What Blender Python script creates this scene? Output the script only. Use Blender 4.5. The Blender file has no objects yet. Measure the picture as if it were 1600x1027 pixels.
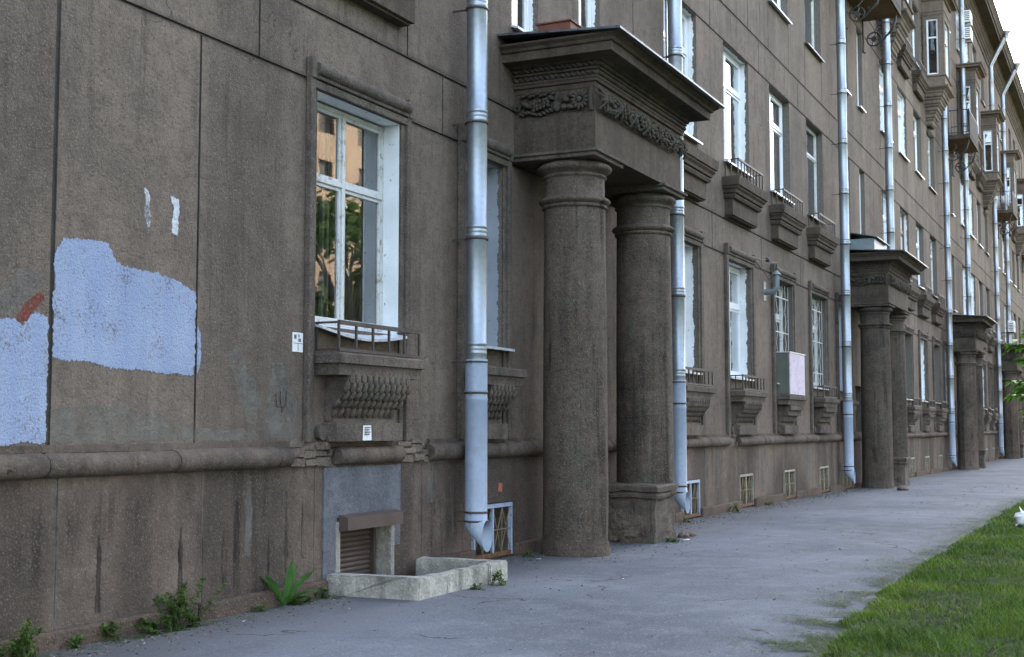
import bpy, bmesh, math, random
from mathutils import Vector, Euler, noise as mnoise
R = math.radians
random.seed(7)
SC = bpy.context.scene
COL = SC.collection

# ------------------------------------------------------------------ camera, sky, sun, exposure
F_PX, VPX, VPY = 2050.0, 1775.0, 668.0
PITCH = math.atan((VPY - 513.5) / F_PX)
YAW = math.atan((VPX - 800.0) / (F_PX * math.cos(PITCH) + (VPY - 513.5) * math.sin(PITCH)))
cam_d = bpy.data.cameras.new('camera')
cam = bpy.data.objects.new('camera', cam_d)
COL.objects.link(cam)
cam_d.sensor_width = 36.0
cam_d.lens = 36.0 * F_PX / 1600.0
cam_d.clip_end = 3000.0
cam.location = (0.0, -6.95, 1.6)
cam.rotation_euler = (math.pi / 2 + PITCH, 0.0, YAW - math.pi / 2)
cam_d.dof.use_dof = True
cam_d.dof.focus_distance = 16.0
cam_d.dof.aperture_fstop = 5.0
SC.camera = cam

SUN_ROT, SUN_EL = R(68.0), R(22.0)          # behind the house and ahead, low
W = bpy.data.worlds.new("World")
SC.world = W
W.use_nodes = True
wn = W.node_tree
bg = wn.nodes['Background']
sky = wn.nodes.new('ShaderNodeTexSky')
sky.sky_type = 'NISHITA'
sky.sun_disc = False
sky.sun_elevation = SUN_EL
sky.sun_rotation = SUN_ROT
sky.altitude = 20.0
sky.air_density = 1.0
sky.dust_density = 2.2
sky.ozone_density = 1.0
hs = wn.nodes.new('ShaderNodeHueSaturation')          # thin high cloud takes some of the blue out
hs.inputs['Saturation'].default_value = 0.72
wn.links.new(sky.outputs[0], hs.inputs['Color'])
wn.links.new(hs.outputs[0], bg.inputs[0])
bg.inputs[1].default_value = 0.15
sd = bpy.data.lights.new('sun', 'SUN')
sd.energy = 3.0
sd.angle = R(0.5)
sd.color = (1.0, 0.84, 0.66)
sun = bpy.data.objects.new('sun', sd)
COL.objects.link(sun)
sdir = Vector((math.sin(SUN_ROT) * math.cos(SUN_EL), math.cos(SUN_ROT) * math.cos(SUN_EL), math.sin(SUN_EL)))
sun.rotation_euler = sdir.to_track_quat('Z', 'Y').to_euler()
sun.location = (20, 30, 60)
SC.view_settings.view_transform = 'Standard'
SC.view_settings.look = 'None'
SC.view_settings.exposure = 3.12
SC.view_settings.gamma = 1.0
SC.cycles.max_bounces = 6
SC.cycles.diffuse_bounces = 2
SC.cycles.use_denoising = True

# ------------------------------------------------------------------ material helpers
class NT:
    def __init__(s, name):
        s.m = bpy.data.materials.new(name)
        s.m.use_nodes = True
        s.t = s.m.node_tree
        s.b = s.t.nodes['Principled BSDF']
        s.out = s.t.nodes['Material Output']
        g = s.t.nodes.new('ShaderNodeNewGeometry')
        s.pos = g.outputs['Position']
        s.nrm = g.outputs['Normal']
    def n(s, typ, **kw):
        nd = s.t.nodes.new('ShaderNode' + typ)
        for k, v in kw.items():
            setattr(nd, k, v)
        return nd
    def put(s, sock, v):
        if isinstance(v, bpy.types.NodeSocket):
            s.t.links.new(v, sock)
        elif isinstance(v, tuple) and len(v) == 3 and sock.type == 'RGBA':
            sock.default_value = (*v, 1.0)
        else:
            sock.default_value = v
    def scale(s, vec, sc):
        nd = s.n('VectorMath', operation='MULTIPLY')
        s.put(nd.inputs[0], vec)
        nd.inputs[1].default_value = sc
        return nd.outputs[0]
    def noise(s, sc=5.0, det=3.0, rough=0.55, vec=None, dist=0.0):
        nd = s.n('TexNoise')
        s.put(nd.inputs['Vector'], vec if vec is not None else s.pos)
        nd.inputs['Scale'].default_value = sc
        nd.inputs['Detail'].default_value = det
        nd.inputs['Roughness'].default_value = rough
        nd.inputs['Distortion'].default_value = dist
        return nd.outputs[0]
    def ramp(s, f, a, b, lo=0.0, hi=1.0):
        nd = s.n('MapRange', clamp=True)
        s.put(nd.inputs[0], f)
        s.put(nd.inputs[1], a); s.put(nd.inputs[2], b)
        s.put(nd.inputs[3], lo); s.put(nd.inputs[4], hi)
        return nd.outputs[0]
    def math(s, op, a, b=0.0):
        nd = s.n('Math', operation=op)
        s.put(nd.inputs[0], a); s.put(nd.inputs[1], b)
        return nd.outputs[0]
    def mix(s, f, a, b, mode='MIX'):
        nd = s.n('Mix', data_type='RGBA', blend_type=mode)
        s.put(nd.inputs[0], f); s.put(nd.inputs[6], a); s.put(nd.inputs[7], b)
        return nd.outputs[2]
    def xyz(s, vec=None):
        nd = s.n('SeparateXYZ')
        s.put(nd.inputs[0], vec if vec is not None else s.pos)
        return nd.outputs
    def bump(s, h, strength=0.4, dist=0.01, base=None):
        nd = s.n('Bump')
        nd.inputs['Strength'].default_value = strength
        nd.inputs['Distance'].default_value = dist
        s.put(nd.inputs['Height'], h)
        if base is not None:
            s.put(nd.inputs['Normal'], base)
        return nd.outputs[0]
    def set(s, **kw):
        names = dict(col='Base Color', rough='Roughness', metal='Metallic', nrm='Normal', spec='Specular IOR Level', alpha='Alpha')
        for k, v in kw.items():
            s.put(s.b.inputs[names[k]], v)
        return s.m

def stone(name, c, dark, speck=0.5, streak=0.5, grain=75.0, bump=0.55, moss=0.0, blotch=0.5, joints=False, panels=0.0, cracks=False):
    c = (c[0] * 0.96, c[1] * 0.92, c[2] * 0.88); dark = tuple(v * 0.80 for v in dark)
    s = NT(name)
    big = s.noise(0.55, 4.0, 0.6)
    med = s.noise(3.2, 4.0, 0.6)
    col = s.mix(s.ramp(big, 0.35, 0.68), dark, c)
    col = s.mix(s.ramp(med, 0.42, 0.75, 0.0, blotch), col, tuple(v * 1.28 for v in c))
    st = s.noise(1.0, 4.0, 0.6, vec=s.scale(s.pos, (5.0, 5.0, 0.22)))
    col = s.mix(s.ramp(st, 0.52, 0.72, 0.0, streak), col, tuple(v * 0.38 for v in dark))
    st2 = s.noise(1.0, 3.0, 0.6, vec=s.scale(s.pos, (9.0, 9.0, 0.35)))
    col = s.mix(s.ramp(st2, 0.60, 0.75, 0.0, streak * 0.45), col, tuple(min(1, v * 1.6) for v in c))
    if panels:          # slabs of slightly different batches
        pv = s.noise(1.0, 1.0, 0.5, vec=s.scale(s.pos, (0.62, 0.0, 0.02)))
        col = s.mix(s.ramp(pv, 0.47, 0.50, 0.0, panels), col, tuple(v * 0.62 for v in dark))
        pv2 = s.noise(1.0, 1.0, 0.5, vec=s.scale(s.pos, (0.43, 0.3, 0.24)))
        col = s.mix(s.ramp(pv2, 0.54, 0.60, 0.0, panels * 0.8), col, tuple(min(1, v * 1.35) for v in c))
        dk = s.noise(1.0, 3.0, 0.6, vec=s.scale(s.pos, (8.0, 8.0, 0.5)))
        dm = s.noise(1.0, 2.0, 0.5, vec=s.scale(s.pos, (0.9, 0.9, 1.3)))
        f = s.math('MULTIPLY', s.ramp(dk, 0.54, 0.64), s.ramp(dm, 0.45, 0.62))
        col = s.mix(s.math('MULTIPLY', f, streak), col, tuple(v * 0.25 for v in dark))
    if cracks:
        vo = s.n('TexVoronoi', feature='DISTANCE_TO_EDGE')
        wv = s.n('VectorMath', operation='ADD')
        nz = s.n('TexNoise'); s.put(nz.inputs['Vector'], s.pos); nz.inputs['Scale'].default_value = 2.5; nz.inputs['Detail'].default_value = 5.0
        s.put(wv.inputs[0], s.pos); s.put(wv.inputs[1], s.scale(nz.outputs[1], (0.7, 0.7, 0.7)))
        s.put(vo.inputs['Vector'], wv.outputs[0]); vo.inputs['Scale'].default_value = 0.55
        cf = s.math('MULTIPLY', s.ramp(vo.outputs['Distance'], 0.0042, 0.0015), s.ramp(s.noise(0.7, 2.0, 0.5), 0.55, 0.60))
        col = s.mix(s.math('MULTIPLY', cf, 0.75), col, tuple(v * 0.25 for v in dark))
    if moss:
        ms = s.noise(2.0, 5.0, 0.65)
        col = s.mix(s.ramp(ms, 0.55, 0.7, 0.0, moss), col, (0.10, 0.115, 0.085))
    g1 = s.noise(grain, 2.0, 0.6)
    g2 = s.noise(grain * 0.42, 3.0, 0.7)
    col = s.mix(s.ramp(g1, 0.56, 0.74, 0.0, speck), col, tuple(min(1, v * 2.3) for v in c))
    col = s.mix(s.ramp(g2, 0.46, 0.28, 0.0, speck), col, tuple(v * 0.33 for v in dark))
    mot = s.noise(8.5, 3.0, 0.7)
    col = s.mix(s.ramp(mot, 0.54, 0.40, 0.0, 0.28), col, tuple(v * 0.62 for v in dark))
    if joints:          # soot gathered along the incised storey lines
        z = s.math('SUBTRACT', s.math('MODULO', s.math('ADD', s.xyz()[2], 4.17 * 2 - 4.88 + 0.2), 4.17), 0.2)
        d = s.math('MINIMUM', s.math('ABSOLUTE', z), s.math('ABSOLUTE', s.math('SUBTRACT', z, 0.70)))
        d = s.math('ADD', d, s.math('MULTIPLY', s.math('SUBTRACT', s.noise(5.0, 4.0, 0.7), 0.55), 0.16))
        col = s.mix(s.ramp(d, 0.05, 0.0, 0.0, 0.5), col, tuple(v * 0.4 for v in dark))
    pit = s.noise(11.0, 2.0, 0.5)
    col = s.mix(s.ramp(pit, 0.27, 0.22, 0.0, 0.7), col, tuple(v * 0.3 for v in dark))
    h = s.math('ADD', s.math('MULTIPLY', g1, 0.5), g2)
    h = s.math('ADD', h, s.math('MULTIPLY', med, 1.2))
    return s.set(col=col, rough=0.92, spec=0.2, nrm=s.bump(h, bump, 0.02))

MAT = {}
MAT['plaster'] = stone('terrazite plaster', (0.208, 0.165, 0.131), (0.140, 0.111, 0.089), 0.62, 0.40, 70.0, 0.75, 0.0, 0.5, True, 0.30, True)
MAT['groove'] = stone('plaster joint', (0.12, 0.105, 0.092), (0.07, 0.062, 0.056), 0.25, 0.2)
MAT['mortar'] = stone('pale mortar joint', (0.30, 0.27, 0.24), (0.13, 0.115, 0.10), 0.3, 0.6)
MAT['plinth'] = stone('plinth granite render', (0.178, 0.135, 0.107), (0.100, 0.078, 0.063), 0.42, 0.5, 60.0, 0.7, 0.0, 0.5, False, 0.6)
MAT['roll'] = stone('string course stone', (0.165, 0.128, 0.102), (0.078, 0.063, 0.053), 0.4, 0.6, 60.0, 0.7)
MAT['curb'] = stone('base course stone', (0.150, 0.105, 0.080), (0.08, 0.060, 0.048), 0.7, 0.25, 60.0, 0.8, 0.3)
MAT['trim'] = stone('window surround stone', (0.172, 0.140, 0.115), (0.080, 0.067, 0.057), 0.6, 0.5, 70.0, 0.6, 0.45)
MAT['ornament'] = stone('sooty carved stone', (0.115, 0.090, 0.068), (0.058, 0.046, 0.036), 0.45, 0.45, 70.0, 0.6, 0.25)
MAT['carving'] = stone('carved garland stone', (0.095, 0.080, 0.064), (0.048, 0.041, 0.034), 0.3, 0.3, 40.0, 0.5, 0.3)
MAT['column'] = stone('column stucco', (0.165, 0.132, 0.104), (0.072, 0.058, 0.047), 0.6, 0.8, 62.0, 0.95, 0.45, 0.6, False, 0.35)
MAT['patch'] = stone('blue grey render', (0.175, 0.18, 0.20), (0.12, 0.125, 0.14), 0.3, 0.2, 60.0, 0.9)
MAT['concrete'] = stone('kerb concrete', (0.47, 0.45, 0.41), (0.24, 0.225, 0.195), 0.35, 0.9, 40.0, 0.6, 0.5, 0.5)
MAT['rubble'] = stone('broken stone', (0.24, 0.19, 0.15), (0.10, 0.08, 0.066), 0.5, 0.2, 40.0, 0.8)
def mk_wash(name, c, lo, hi, top=1.0, stretch=1.0):
    m = stone(name, c, tuple(v * 0.8 for v in c), 0.3, 0.1, 70.0, 0.5)
    nt = m.node_tree
    out = nt.nodes['Material Output']; b = nt.nodes['Principled BSDF']
    geo = nt.nodes.new('ShaderNodeNewGeometry')
    a = nt.nodes.new('ShaderNodeTexNoise'); a.inputs['Scale'].default_value = 4.5; a.inputs['Detail'].default_value = 6.0; a.inputs['Roughness'].default_value = 0.72
    vm = nt.nodes.new('ShaderNodeVectorMath'); vm.operation = 'MULTIPLY'; vm.inputs[1].default_value = (stretch, stretch, 1.0 / stretch)
    nt.links.new(geo.outputs['Position'], vm.inputs[0]); nt.links.new(vm.outputs[0], a.inputs['Vector'])
    r = nt.nodes.new('ShaderNodeMapRange'); r.inputs[1].default_value = lo; r.inputs[2].default_value = hi; r.inputs[4].default_value = top
    nt.links.new(a.outputs[0], r.inputs[0])
    tr = nt.nodes.new('ShaderNodeBsdfTransparent'); mx = nt.nodes.new('ShaderNodeMixShader')
    nt.links.new(r.outputs[0], mx.inputs[0]); nt.links.new(tr.outputs[0], mx.inputs[1]); nt.links.new(b.outputs[0], mx.inputs[2])
    nt.links.new(mx.outputs[0], out.inputs[0])
    return m
MAT['grime'] = mk_wash('thin grey overpaint', (0.30, 0.28, 0.242), 0.36, 0.80, 0.85)
MAT['drip_stain'] = mk_wash('rusty drip stain', (0.115, 0.075, 0.055), 0.36, 0.80, 0.6, 2.6)
MAT['white_daub'] = mk_wash('scrubbed white daub', (0.78, 0.80, 0.84), 0.40, 0.56, 0.95)
MAT['soot_stain'] = mk_wash('black drip stain', (0.045, 0.042, 0.042), 0.40, 0.76, 0.6, 2.8)
MAT['lime_stain'] = mk_wash('pale lime stain', (0.30, 0.285, 0.26), 0.38, 0.80, 0.6, 2.6)

def mk_paint():
    s = NT('periwinkle wall paint')
    n1 = s.noise(75.0, 2.0, 0.6)
    n2 = s.noise(9.0, 4.0, 0.6)
    n3 = s.noise(1.6, 3.0, 0.6)
    col = s.mix(s.ramp(n3, 0.3, 0.7), (0.285, 0.335, 0.46), (0.345, 0.395, 0.52))
    col = s.mix(s.ramp(n1, 0.44, 0.30, 0.0, 0.75), col, (0.24, 0.22, 0.22))
    col = s.mix(s.ramp(n2, 0.36, 0.26, 0.0, 0.75), col, (0.30, 0.27, 0.25))
    rol = s.noise(1.0, 3.0, 0.55, vec=s.scale(s.pos, (5.5, 1.0, 0.5)))
    col = s.mix(s.ramp(rol, 0.42, 0.62, 0.0, 0.55), col, (0.24, 0.305, 0.46))
    thin = s.math('ADD', s.noise(38.0, 4.0, 0.75), s.math('MULTIPLY', s.noise(3.5, 4.0, 0.65), 0.8))
    col = s.mix(s.ramp(thin, 0.83, 0.66, 0.0, 0.85), col, (0.13, 0.105, 0.088))
    h = s.math('ADD', n1, s.noise(32.0, 3.0, 0.7))
    return s.set(col=col, rough=0.85, spec=0.25, nrm=s.bump(h, 0.55, 0.02))
MAT['paint'] = mk_paint()

def simple(name, c, rough=0.6, metal=0.0, var=0.25, sc=6.0, dirt=None, dirt_amt=0.0, spec=0.4, bump=0.0):
    s = NT(name)
    n = s.noise(sc, 4.0, 0.6)
    col = s.mix(s.ramp(n, 0.3, 0.7), tuple(v * (1 - var) for v in c), tuple(min(1, v * (1 + var * 0.6)) for v in c))
    if dirt:
        d = s.noise(sc * 2.6, 5.0, 0.7)
        col = s.mix(s.ramp(d, 0.60 - 0.25 * dirt_amt, 0.66), col, dirt)
    kw = {}
    if bump:
        kw['nrm'] = s.bump(s.noise(sc * 6, 3.0, 0.6), bump, 0.01)
    return s.set(col=col, rough=rough, metal=metal, spec=spec, **kw)

def mk_zinc():
    s = NT('galvanised zinc')
    v = s.n('TexVoronoi')
    s.put(v.inputs['Vector'], s.pos)
    v.inputs['Scale'].default_value = 22.0
    n = s.noise(4.0, 3.0, 0.6)
    band = s.noise(1.0, 2.0, 0.5, vec=s.scale(s.pos, (1.0, 1.0, 26.0)))
    c = s.xyz(v.outputs['Color'])[0]
    col = s.mix(c, (0.32, 0.355, 0.39), (0.38, 0.415, 0.45))
    col = s.mix(s.ramp(n, 0.5, 0.8, 0.0, 0.35), col, (0.36, 0.42, 0.48))
    rough = s.ramp(s.math('ADD', c, band), 0.3, 1.5, 0.42, 0.52)
    return s.set(col=col, metal=0.9, rough=rough, nrm=s.bump(band, 0.12, 0.01))
MAT['zinc'] = mk_zinc()
MAT['pipe_paint'] = simple('pale blue pipe paint', (0.29, 0.345, 0.44), 0.40, 0.0, 0.14, 5.0, (0.27, 0.30, 0.34), 0.42, 0.5)
MAT['rust'] = simple('rusty steel', (0.17, 0.085, 0.045), 0.85, 0.0, 0.5, 14.0, (0.06, 0.04, 0.03), 0.4, 0.3)
MAT['iron'] = simple('brown painted iron', (0.055, 0.042, 0.036), 0.6, 0.0, 0.4, 12.0, (0.13, 0.07, 0.04), 0.1, 0.4)
MAT['black_iron'] = simple('black iron', (0.028, 0.026, 0.026), 0.55, 0.0, 0.3, 12.0)
MAT['old_white'] = simple('peeling white window paint', (0.60, 0.60, 0.57), 0.55, 0.0, 0.14, 5.0, (0.30, 0.25, 0.20), 0.25)
MAT['pvc'] = simple('white plastic frame', (0.80, 0.81, 0.82), 0.35, 0.0, 0.05, 3.0)
MAT['brown_frame'] = simple('brown window frame', (0.16, 0.075, 0.045), 0.5, 0.0, 0.25, 8.0)
MAT['tin'] = simple('grey roofing tin', (0.15, 0.155, 0.16), 0.45, 0.55, 0.35, 3.0, (0.045, 0.042, 0.04), 0.4)
MAT['tin_light'] = simple('bright tin sill', (0.62, 0.65, 0.70), 0.4, 0.3, 0.15, 4.0, (0.30, 0.30, 0.30), 0.15)
MAT['shutter'] = simple('brown roller shutter', (0.085, 0.06, 0.05), 0.5, 0.1, 0.25, 5.0)
MAT['room'] = simple('dark room', (0.035, 0.032, 0.03), 0.9, 0.0, 0.3, 1.5)
MAT['amber_cloth'] = simple('amber curtain', (0.38, 0.24, 0.11), 0.9, 0.0, 0.3, 4.0)
MAT['cloth'] = simple('pale curtain', (0.66, 0.65, 0.60), 0.9, 0.0, 0.15, 3.0)
MAT['door'] = simple('brown door paint', (0.06, 0.032, 0.022), 0.5, 0.0, 0.3, 5.0)
MAT['white'] = simple('white paint', (0.78, 0.78, 0.76), 0.6, 0.0, 0.08, 5.0, (0.45, 0.42, 0.38), 0.1)
MAT['grey_paint'] = simple('grey green pipe paint', (0.20, 0.23, 0.24), 0.5, 0.2, 0.2, 8.0)
MAT['old_bar'] = simple('rusty cream bar paint', (0.24, 0.19, 0.11), 0.7, 0.0, 0.25, 9.0, (0.16, 0.075, 0.035), 0.4)
MAT['grate_white'] = simple('flaking grate paint', (0.27, 0.255, 0.205), 0.6, 0.0, 0.2, 9.0, (0.20, 0.10, 0.05), 0.32)
MAT['grate_blue'] = simple('blue grate paint', (0.33, 0.40, 0.52), 0.5, 0.0, 0.15, 9.0, (0.22, 0.13, 0.08), 0.15)
MAT['soffit'] = simple('rust stained slab', (0.16, 0.085, 0.04), 0.9, 0.0, 0.35, 2.0)
MAT['sheet_brown'] = simple('dark balcony sheeting', (0.06, 0.047, 0.045), 0.95, 0.0, 0.25, 2.0)
MAT['pink'] = simple('weathered pink board', (0.62, 0.52, 0.60), 0.7, 0.0, 0.1, 4.0, (0.42, 0.30, 0.30), 0.15)
MAT['greenish'] = simple('grey green cabinet sheet', (0.12, 0.125, 0.10), 0.6, 0.0, 0.2, 3.0)
MAT['wood_red'] = simple('red brown box wood', (0.16, 0.055, 0.032), 0.7, 0.0, 0.25, 4.0)
MAT['red_paint'] = simple('brick red daub', (0.17, 0.045, 0.032), 0.85, 0.0, 0.3, 20.0, (0.2, 0.14, 0.11), 0.3, 0.2, 0.6)
MAT['orange_paint'] = simple('orange daub', (0.45, 0.13, 0.07), 0.85, 0.0, 0.3, 20.0, (0.16, 0.12, 0.10), 0.5)
MAT['paper'] = simple('paper', (0.78, 0.78, 0.78), 0.8, 0.0, 0.05, 10.0)
MAT['ink'] = simple('black print', (0.02, 0.02, 0.025), 0.7)
MAT['pale_wall'] = simple('pale ochre plaster', (0.29, 0.205, 0.135), 0.9, 0.0, 0.2, 0.6)
MAT['roof'] = simple('dull red roofing', (0.15, 0.075, 0.06), 0.7, 0.0, 0.2, 1.0)
MAT['bark'] = simple('grey bark', (0.11, 0.09, 0.07), 0.9, 0.0, 0.3, 12.0)

def mk_reveal(name, lo, base, paintc=(0.82, 0.83, 0.82)):
    s = NT(name)
    p = s.xyz()
    e = s.noise(7.0, 5.0, 0.72)
    e2 = s.noise(2.2, 3.0, 0.6)
    y = s.math('ADD', p[1], s.math('MULTIPLY', s.math('SUBTRACT', e, 0.5), 0.16))
    f = s.ramp(y, lo, lo + 0.004)
    chips = s.ramp(s.noise(16.0, 5.0, 0.7), 0.64, 0.67)
    f = s.math('MULTIPLY', f, s.math('SUBTRACT', 1.0, chips))
    pc = s.mix(s.ramp(e2, 0.3, 0.7), tuple(v * 0.8 for v in paintc), paintc)
    g = s.noise(70.0, 2.0, 0.6)
    st = s.mix(s.ramp(g, 0.4, 0.65), tuple(v * 0.6 for v in base), tuple(v * 1.2 for v in base))
    return s.set(col=s.mix(f, st, pc), rough=0.8, spec=0.2, nrm=s.bump(g, 0.4, 0.01))
MAT['reveal_white'] = mk_reveal('white painted reveal', -0.03, (0.2, 0.17, 0.14), (0.86, 0.88, 0.87))
MAT['reveal_ragged'] = mk_reveal('ragged painted reveal', 0.07, (0.15, 0.125, 0.10))
MAT['reveal_bare'] = mk_reveal('bare reveal', 0.6, (0.15, 0.128, 0.106))
MAT['reveal_grey'] = mk_reveal('grey painted reveal', 0.05, (0.17, 0.14, 0.115), (0.36, 0.38, 0.42))

def mk_glass():
    s = NT('window glass')
    t = s.n('BsdfTransparent'); t.inputs[0].default_value = (0.82, 0.88, 0.88, 1)
    g = s.n('BsdfGlossy'); g.inputs['Roughness'].default_value = 0.015
    g.inputs['Color'].default_value = (0.95, 0.97, 1.0, 1)
    w = s.noise(1.1, 2.0, 0.5)
    nb = s.bump(w, 0.03, 0.05)
    s.put(g.inputs['Normal'], nb)
    fr = s.n('Fresnel'); fr.inputs[0].default_value = 1.55
    f = s.math('MINIMUM', s.math('ADD', s.math('MULTIPLY', fr.outputs[0], 2.6), 0.03), 1.0)
    mx = s.n('MixShader')
    s.put(mx.inputs[0], f)
    s.t.links.new(t.outputs[0], mx.inputs[1]); s.t.links.new(g.outputs[0], mx.inputs[2])
    s.t.links.new(mx.outputs[0], s.out.inputs[0])
    return s.m
MAT['glass'] = mk_glass()

def mk_asphalt():
    s = NT('worn asphalt')
    big = s.noise(0.35, 5.0, 0.6)
    med = s.noise(2.4, 5.0, 0.65)
    fine = s.noise(55.0, 3.0, 0.7)
    vf = s.noise(160.0, 2.0, 0.6)
    col = s.mix(s.ramp(big, 0.38, 0.62), (0.090, 0.098, 0.116), (0.155, 0.164, 0.187))
    col = s.mix(s.ramp(med, 0.48, 0.75, 0.0, 0.45), col, (0.255, 0.26, 0.273))
    drag = s.noise(1.0, 4.0, 0.6, vec=s.scale(s.pos, (0.5, 3.0, 1.0)))
    col = s.mix(s.ramp(drag, 0.52, 0.72, 0.0, 0.4), col, (0.085, 0.085, 0.09))
    col = s.mix(s.ramp(fine, 0.54, 0.70, 0.0, 0.7), col, (0.36, 0.36, 0.37))
    grit = s.noise(19.0, 3.0, 0.7)
    col = s.mix(s.ramp(grit, 0.40, 0.30, 0.0, 0.6), col, (0.055, 0.055, 0.058))
    col = s.mix(s.ramp(vf, 0.42, 0.3, 0.0, 0.7), col, (0.05, 0.05, 0.052))
    # browner and darker towards the foot of the wall
    y = s.math('ADD', s.xyz()[1], s.math('MULTIPLY', s.math('SUBTRACT', med, 0.5), 1.6))
    col = s.mix(s.ramp(y, -1.7, -0.1, 0.0, 0.75), col, (0.085, 0.074, 0.066))
    v = s.n('TexVoronoi', feature='DISTANCE_TO_EDGE')
    wob = s.n('VectorMath', operation='ADD')
    s.put(wob.inputs[0], s.pos)
    nz = s.n('TexNoise'); s.put(nz.inputs['Vector'], s.pos); nz.inputs['Scale'].default_value = 3.0
    nz.inputs['Detail'].default_value = 4.0
    s.put(wob.inputs[1], s.scale(nz.outputs[1], (0.6, 0.6, 0.6)))
    s.put(v.inputs['Vector'], wob.outputs[0]); v.inputs['Scale'].default_value = 0.42
    cr = s.ramp(v.outputs['Distance'], 0.008, 0.002)
    cr = s.math('MULTIPLY', cr, s.ramp(s.noise(0.8, 2.0, 0.5), 0.52, 0.58))
    col = s.mix(cr, col, (0.03, 0.03, 0.032))
    h = s.math('ADD', fine, s.math('MULTIPLY', med, 1.5))
    return s.set(col=col, rough=0.86, spec=0.3, nrm=s.bump(h, 0.35, 0.012))
MAT['asphalt'] = mk_asphalt()

def mk_ground(name, a, b, c):
    s = NT(name)
    n = s.noise(1.3, 5.0, 0.65)
    f = s.noise(24.0, 4.0, 0.7)
    col = s.mix(s.ramp(n, 0.35, 0.65), a, b)
    col = s.mix(s.ramp(f, 0.5, 0.7, 0.0, 0.7), col, c)
    return s.set(col=col, rough=0.95, spec=0.1, nrm=s.bump(f, 0.8, 0.03))
MAT['turf'] = mk_ground('turf soil', (0.035, 0.055, 0.014), (0.055, 0.085, 0.018), (0.075, 0.075, 0.03))

def mk_leafy(name, a, b, rough=0.55, trans=0.35, sc=9.0, yellowish=None):
    s = NT(name)
    n = s.noise(sc, 2.0, 0.5)
    big = s.noise(1.1, 3.0, 0.6)
    col = s.mix(s.ramp(n, 0.3, 0.7), a, b)
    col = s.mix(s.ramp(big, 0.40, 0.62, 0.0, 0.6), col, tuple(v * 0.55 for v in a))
    if yellowish:  # yellow-green patches placed by noise
        col = s.mix(s.ramp(s.noise(0.75, 4.0, 0.6), 0.48, 0.62, 0.0, 0.85), col, yellowish)
    s.set(col=col, rough=rough, spec=0.3)
    tr = s.n('BsdfTranslucent')
    s.put(tr.inputs[0], col)
    mx = s.n('MixShader'); mx.inputs[0].default_value = trans
    s.t.links.new(s.b.outputs[0], mx.inputs[1]); s.t.links.new(tr.outputs[0], mx.inputs[2])
    s.t.links.new(mx.outputs[0], s.out.inputs[0])
    return s.m
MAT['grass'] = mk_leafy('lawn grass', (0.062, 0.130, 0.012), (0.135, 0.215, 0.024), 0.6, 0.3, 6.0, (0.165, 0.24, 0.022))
MAT['hay'] = mk_leafy('cut grass', (0.060, 0.080, 0.038), (0.125, 0.14, 0.07), 0.8, 0.2, 12.0)
MAT['straw'] = mk_leafy('dry straw', (0.20, 0.18, 0.09), (0.30, 0.26, 0.13), 0.8, 0.2)
MAT['weed'] = mk_leafy('weed leaves', (0.06, 0.125, 0.022), (0.15, 0.22, 0.045), 0.5, 0.3)
MAT['dock'] = mk_leafy('dock leaves', (0.045, 0.13, 0.025), (0.09, 0.20, 0.045), 0.45, 0.3)
MAT['maple'] = mk_leafy('young maple leaves', (0.13, 0.29, 0.035), (0.22, 0.42, 0.07), 0.45, 0.4)
MAT['tree_leaf'] = mk_leafy('park tree leaves', (0.05, 0.09, 0.018), (0.085, 0.14, 0.03), 0.6, 0.3, 2.0)

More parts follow.
